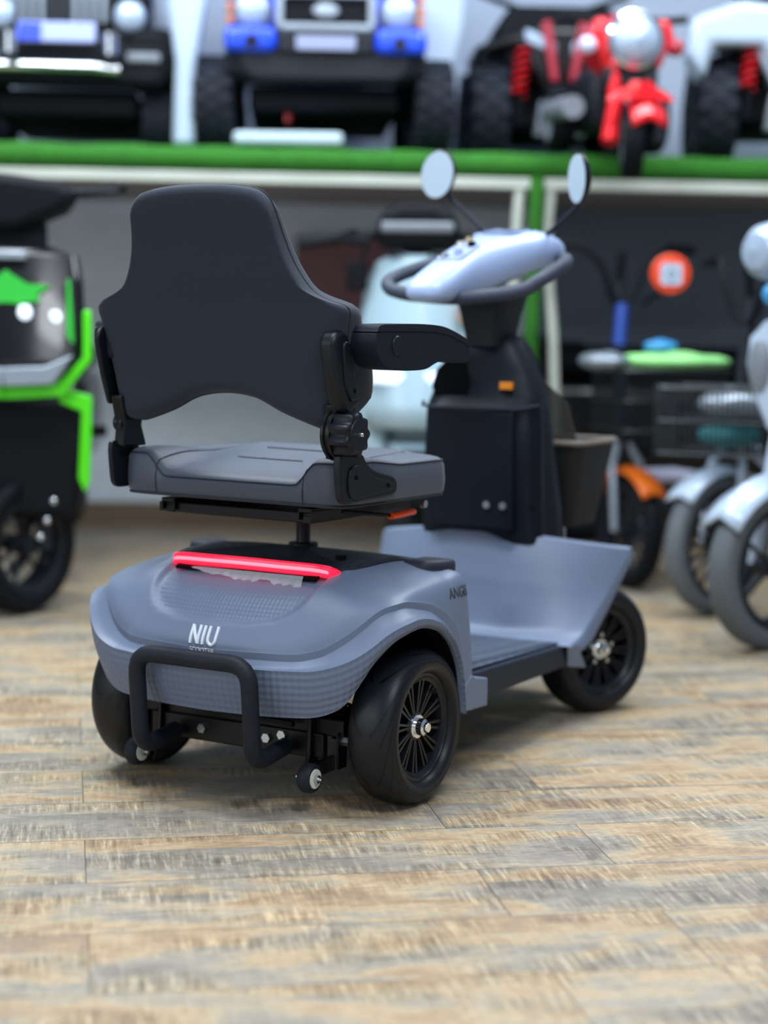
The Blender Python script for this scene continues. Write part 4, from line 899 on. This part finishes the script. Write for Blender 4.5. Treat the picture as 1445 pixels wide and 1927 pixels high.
P('dash_cowl', MB().prism([(-.12, 1.145), (.12, 1.145), (.14, 1.2), (.12, 1.27), (.06, 1.30), (-.06, 1.30), (-.12, 1.27), (-.14, 1.2)], 'y', -.08, .1), B['matte'], W_, bevel=.03, seg=3); P('dash_band', MB().box((-.12, -.1, 1.2), (.12, -.07, 1.235)), B['grey'], W_, bevel=.01)
P('handlebar', MB().tube([(-.40, .02, 1.16), (-.24, .0, 1.185), (-.1, .03, 1.2), (.1, .03, 1.2), (.24, .0, 1.185), (.40, .02, 1.16)], .016, 8), B['matte'], W_)
for sx in (-1, 1): P('brake_lever', MB().tube([(sx*.2, -.05, 1.20), (sx*.27, -.06, 1.18), (sx*.16, -.05, 1.17)], .016, 8), B['matte'], W_)
P('square_mirror', MB().box((-.235, -.04, 1.01), (-.165, -.02, 1.105)), B['matte'], W_, bevel=.01)
P('mirror_arm', MB().cyl((-.19, -.02, 1.09), (-.17, .02, 1.19), .007, 8), B['matte'], W_)
P('footboard', MB().box((-.15, .14, .3), (.15, .55, .36)), B['grey'], W_, bevel=.02); P('tail_body', MB().box((-.15, .5, .36), (.15, 1.35, .7)), B['mint'], W_, bevel=.05); P('seat', MB().box((-.14, .5, .7), (.14, 1.3, .8)), B['dark'], W_, bevel=.04)
# poster on the wall
po = MB().box((-.40, 8.095, .83), (.02, 8.112, 1.27)).build('wall_poster', pm('dusty_rose_poster', '7c5960', .7, mottle=.25)); tag(po, 'dull rose-red poster on the grey wall behind the pale mint moped', 'poster')
# ---------------------------------------------------------------- bikes on the right
def basket(par, cx, cy, z0, hx, hy, h, mat, st=30):
    m = MB()
    for z in (z0, z0+h*.5, z0+h): m.tube([(x, y, z) for x, y in rrect(hx, hy, .03, 3, c=(cx, cy))], .005 if z < z0+h else .009, 6, closed=True)
    o = rrect(hx, hy, .03, 3, c=(cx, cy))
    for i in range(len(o)):
        a, b_ = Vector((*o[i], 0)), Vector((*o[(i+1) % len(o)], 0)); n = max(1, int((a-b_).length/.016))
        for k in range(n): p = a.lerp(b_, k/n); m.cyl((p.x, p.y, z0), (p.x, p.y, z0+h), .003, 5)
    for k in range(1, int(hx*2/.03)): m.cyl((cx-hx+k*.03, cy-hy, z0), (cx-hx+k*.03, cy+hy, z0), .003, 5)
    return P('wire_basket', m.xf(Matrix.Rotation(math.radians(st), 4, 'Z')), mat, par)
def bike(name, label, X, Y, rz, r, steer, tyre, fmat, fork, wd=.055, bh=1.15, bk_=None, spokes=18, hbar=.25):
    q = thing(name, label, 'bicycle', (X, Y, 0), rz)
    bwheel(q, 'front_wheel', (0, 0, r), r, wd, steer, tyre, B['dark'], 0, spokes, False, .76); bwheel(q, 'rear_wheel', (0, .92, r), r, wd, 0, tyre, B['dark'], 0, spokes, False, .76)
    SR = Matrix.Rotation(steer, 4, 'Z')
    rows = []
    for k in range(13):
        a = math.radians(40+110*k/12); rr_ = r+.025; rows.append([(x, -rr_*math.cos(a), r+rr_*math.sin(a)-abs(x)*.35) for x in (-wd*.8, -wd*.4, 0, wd*.4, wd*.8)])
    P('front_fender', MB().grid(rows).xf(Matrix.Rotation(steer, 4, 'Z')), fmat, q, solid=.006)
    for sx in (-1, 1): P('fork_leg', MB().tube([Matrix.Rotation(steer, 3, 'Z') @ Vector((sx*wd*.95, 0, r)), Matrix.Rotation(steer, 3, 'Z') @ Vector((sx*wd*.9, .03, r*2+.03)), (sx*.02, .06, r*2+.1)], .013, 8), fork, q)
    P('head_tube', MB().cyl((0, .06, r*2+.05), (0, .12, bh-.12), .022, 12).xf(SR), B['dark'], q); P('stem', MB().cyl((0, .12, bh-.14), (0, .1, bh-.02), .016, 10).xf(SR), B['matte'], q)
    P('handlebar', MB().tube(cat([(-hbar, .18, bh), (-hbar*.55, .12, bh+.005), (-.09, .09, bh-.06), (-.05, .09, bh-.16), (0, .1, bh-.2), (.05, .09, bh-.16), (.09, .09, bh-.06), (hbar*.55, .12, bh+.005), (hbar, .18, bh)], 3), .012, 8).xf(SR), B['matte'], q)
    for sx in (-1, 1): P('grip', MB().cyl((sx*hbar, .185, bh), (sx*hbar*.62, .13, bh+.003), .02, 10).xf(SR), B['matte'], q)
    P('frame', MB().tube([(0, .1, r*2+.1), (0, .35, .38), (0, .65, .36), (0, 1.0, r)], .022, 10), fork, q); P('seat_tube', MB().cyl((0, .6, .36), (0, .72, .8), .018, 10), B['matte'], q)
    P('saddle', MB().ball((0, .75, .83), .12, 14, (.8, 1.2, .35)), B['matte'], q)
    return q
b1 = bike('cargo_bicycle', 'bicycle with orange front fender and wire basket, right of the mobility scooter', .85, 6.38, math.radians(22), .20, 0, B['matte'], B['orange'], B['silver'], .06, 1.18, hbar=.33)
basket(b1, .04, -.12, .56, .2, .13, .2, B['wire'], 0)
P('blue_stem_cover', MB().cyl((-.07, -.02, .84), (-.05, .0, .98), .022, 12), B['bluet'], b1)
P('pale_footboard', MB().box((.06, .05, .36), (.36, .3, .39)), B['lilac'], b1, bevel=.012)
b2 = bike('cargo_bicycle', 'grey-tyred bicycle with white front fender and loaded wire basket, second from the right edge', 1.06, 5.82, math.radians(-55), .225, math.radians(4), B['greytyre'], B['white'], B['white'], .07, 1.12)
basket(b2, .04, -.08, .52, .2, .14, .2, B['wire'])
dsc = sub('round_reflector', b1, (.10, -.06, 1.085), (0, 0, math.radians(-20)))
P('reflector_disc', MB().lathe([(0, -.012), (.062, -.012), (.068, -.006), (.068, .01), (0, .01)], n=32), B['rorange'], dsc); P('reflector_face', MB().prism(rrect(.036, .036, .012), 'y', -.017, -.011), B['white'], dsc); P('reflector_mark', MB().lathe([(.012, -.0185), (.02, -.0185), (.02, -.0165), (.012, -.0165)], n=20, closedprof=True), B['grey'], dsc)
P('reflector_bracket', MB().cyl((0, .0, -.04), (-.06, .18, -.1), .008, 8), B['matte'], dsc)
m3 = thing('retro_moped', 'white moped with chrome round headlamp and grey tyre, cut by the right edge', 'moped', (1.10, 5.2, 0), math.radians(-55))
bwheel(m3, 'front_wheel', (0, 0, .235), .235, .085, math.radians(3), B['greytyre'], B['dark'], 0, 5, False, .72); bwheel(m3, 'rear_wheel', (0, 1.1, .235), .235, .085, 0, B['greytyre'], B['dark'])
rows = []
for k in range(13):
    a = math.radians(35+110*k/12); rows.append([(x, -.26*math.cos(a), .235+.265*math.sin(a)-abs(x)*.5) for x in (-.075, -.04, 0, .04, .075)])
P('front_fender', MB().grid(rows), B['white'], m3, solid=.01)
for sx in (-1, 1): P('fork_leg', MB().cyl((sx*.07, 0, .235), (sx*.06, .08, .66), .018, 10), B['white'], m3)
P('front_cowl', MB().loft([[(x, y+.1, z) for x, y in rrect(h_, .09, .05)] for z, h_ in ((.62, .07), (.7, .12), (.8, .16), (.88, .15), (.93, .09))]), B['white'], m3)
P('cowl_grille', MB().ball((-.08, .01, .8), .06, 14, (.7, .4, 1.3)), B['grey'], m3)
P('headlamp', MB().lathe([(0, -.11), (.05, -.1), (.075, -.07), (.085, -.02), (.06, .05)], (-.03, .02, 1.12), n=28), B['lens'], m3); P('blue_lamp_shell', MB().ball((.0, .07, 1.10), .085, 14), B['sky'], m3)
P('blue_side_lens', MB().ball((.02, -.05, 1.0), .035, 12), B['sky'], m3)
P('steering_head', MB().cyl((0, .1, .9), (0, .12, 1.15), .04, 12), B['matte'], m3); P('handlebar', MB().tube([(-.2, .18, 1.2), (-.1, .12, 1.19), (.1, .12, 1.19), (.2, .18, 1.2)], .014, 8), B['matte'], m3)
P('tail_body', MB().box((-.14, .45, .35), (.14, 1.2, .65)), B['white'], m3, bevel=.05); P('seat', MB().box((-.13, .45, .65), (.13, 1.15, .74)), B['matte'], m3, bevel=.03); P('footboard', MB().box((-.14, .14, .28), (.14, .5, .33)), B['white'], m3, bevel=.01)
# loose loads in the baskets
def cloth(name, label, cat_, c, sx, sy, sz, mat, seed):
    rnd = random.Random(seed); m = MB().ball((0, 0, 0), 1, 20); m.v = [(x*sx*(1+.18*math.sin(5*y+seed)), y*sy*(1+.15*math.sin(6*x+seed)), z*sz*(1+.2*math.sin(7*x+4*y+seed))) for x, y, z in m.v]
    return tag(m.xf(Matrix.Translation(c)).build(name, mat, smooth=80), label, cat_)
cloth('folded_cloth', 'pale green cloth bundle lying in the basket of the orange-fendered bicycle', 'cloth', (.97, 6.27, .79), .17, .11, .03, pm('pale_green_cloth', '8fd884', .8), 1)
cloth('blue_pouch', 'small bright blue pouch on top of the pale green cloth bundle', 'pouch', (.93, 6.3, .84), .05, .04, .022, B['sky'], 2)
cloth('teal_bag', 'small teal bag at the bottom of the front wire basket', 'bag', (1.07, 5.76, .575), .09, .07, .04, pm('teal_bag', '2c7a80', .6), 3)
cloth('crumpled_film', 'crumpled clear plastic wrap in the basket of the grey-tyred bicycle', 'plastic wrap', (1.09, 5.76, .67), .12, .09, .05, pm('clear_wrap', '87929c', .2, .3, bump=1, bscale=40), 4)
cloth('crumpled_film', 'crumpled clear plastic wrap hanging at the left end of the orange-fendered bicycle basket', 'plastic wrap', (.73, 6.18, .79), .08, .07, .03, bpy.data.materials['clear_wrap'], 6)
bm_ = thing('parked_moped', 'black moped parked against the dark wall behind the bicycles', 'moped', (1.42, 7.68, 0), math.radians(86))
bwheel(bm_, 'front_wheel', (0, -.6, .2), .2, .09, 0, B['matte'], B['dark']); bwheel(bm_, 'rear_wheel', (0, .6, .2), .2, .09, 0, B['matte'], B['dark'])
P('body', MB().box((-.13, -.2, .3), (.13, .8, .7)), B['black'], bm_, bevel=.08, seg=4); P('seat', MB().box((-.13, -.15, .7), (.13, .75, .82)), B['matte'], bm_, bevel=.05, seg=3)
P('front_apron', MB().box((-.17, -.5, .35), (.17, -.4, .85)), B['black'], bm_, bevel=.04); P('rack', MB().box((-.1, .6, .8), (.1, .95, .84)), B['matte'], bm_, bevel=.01)
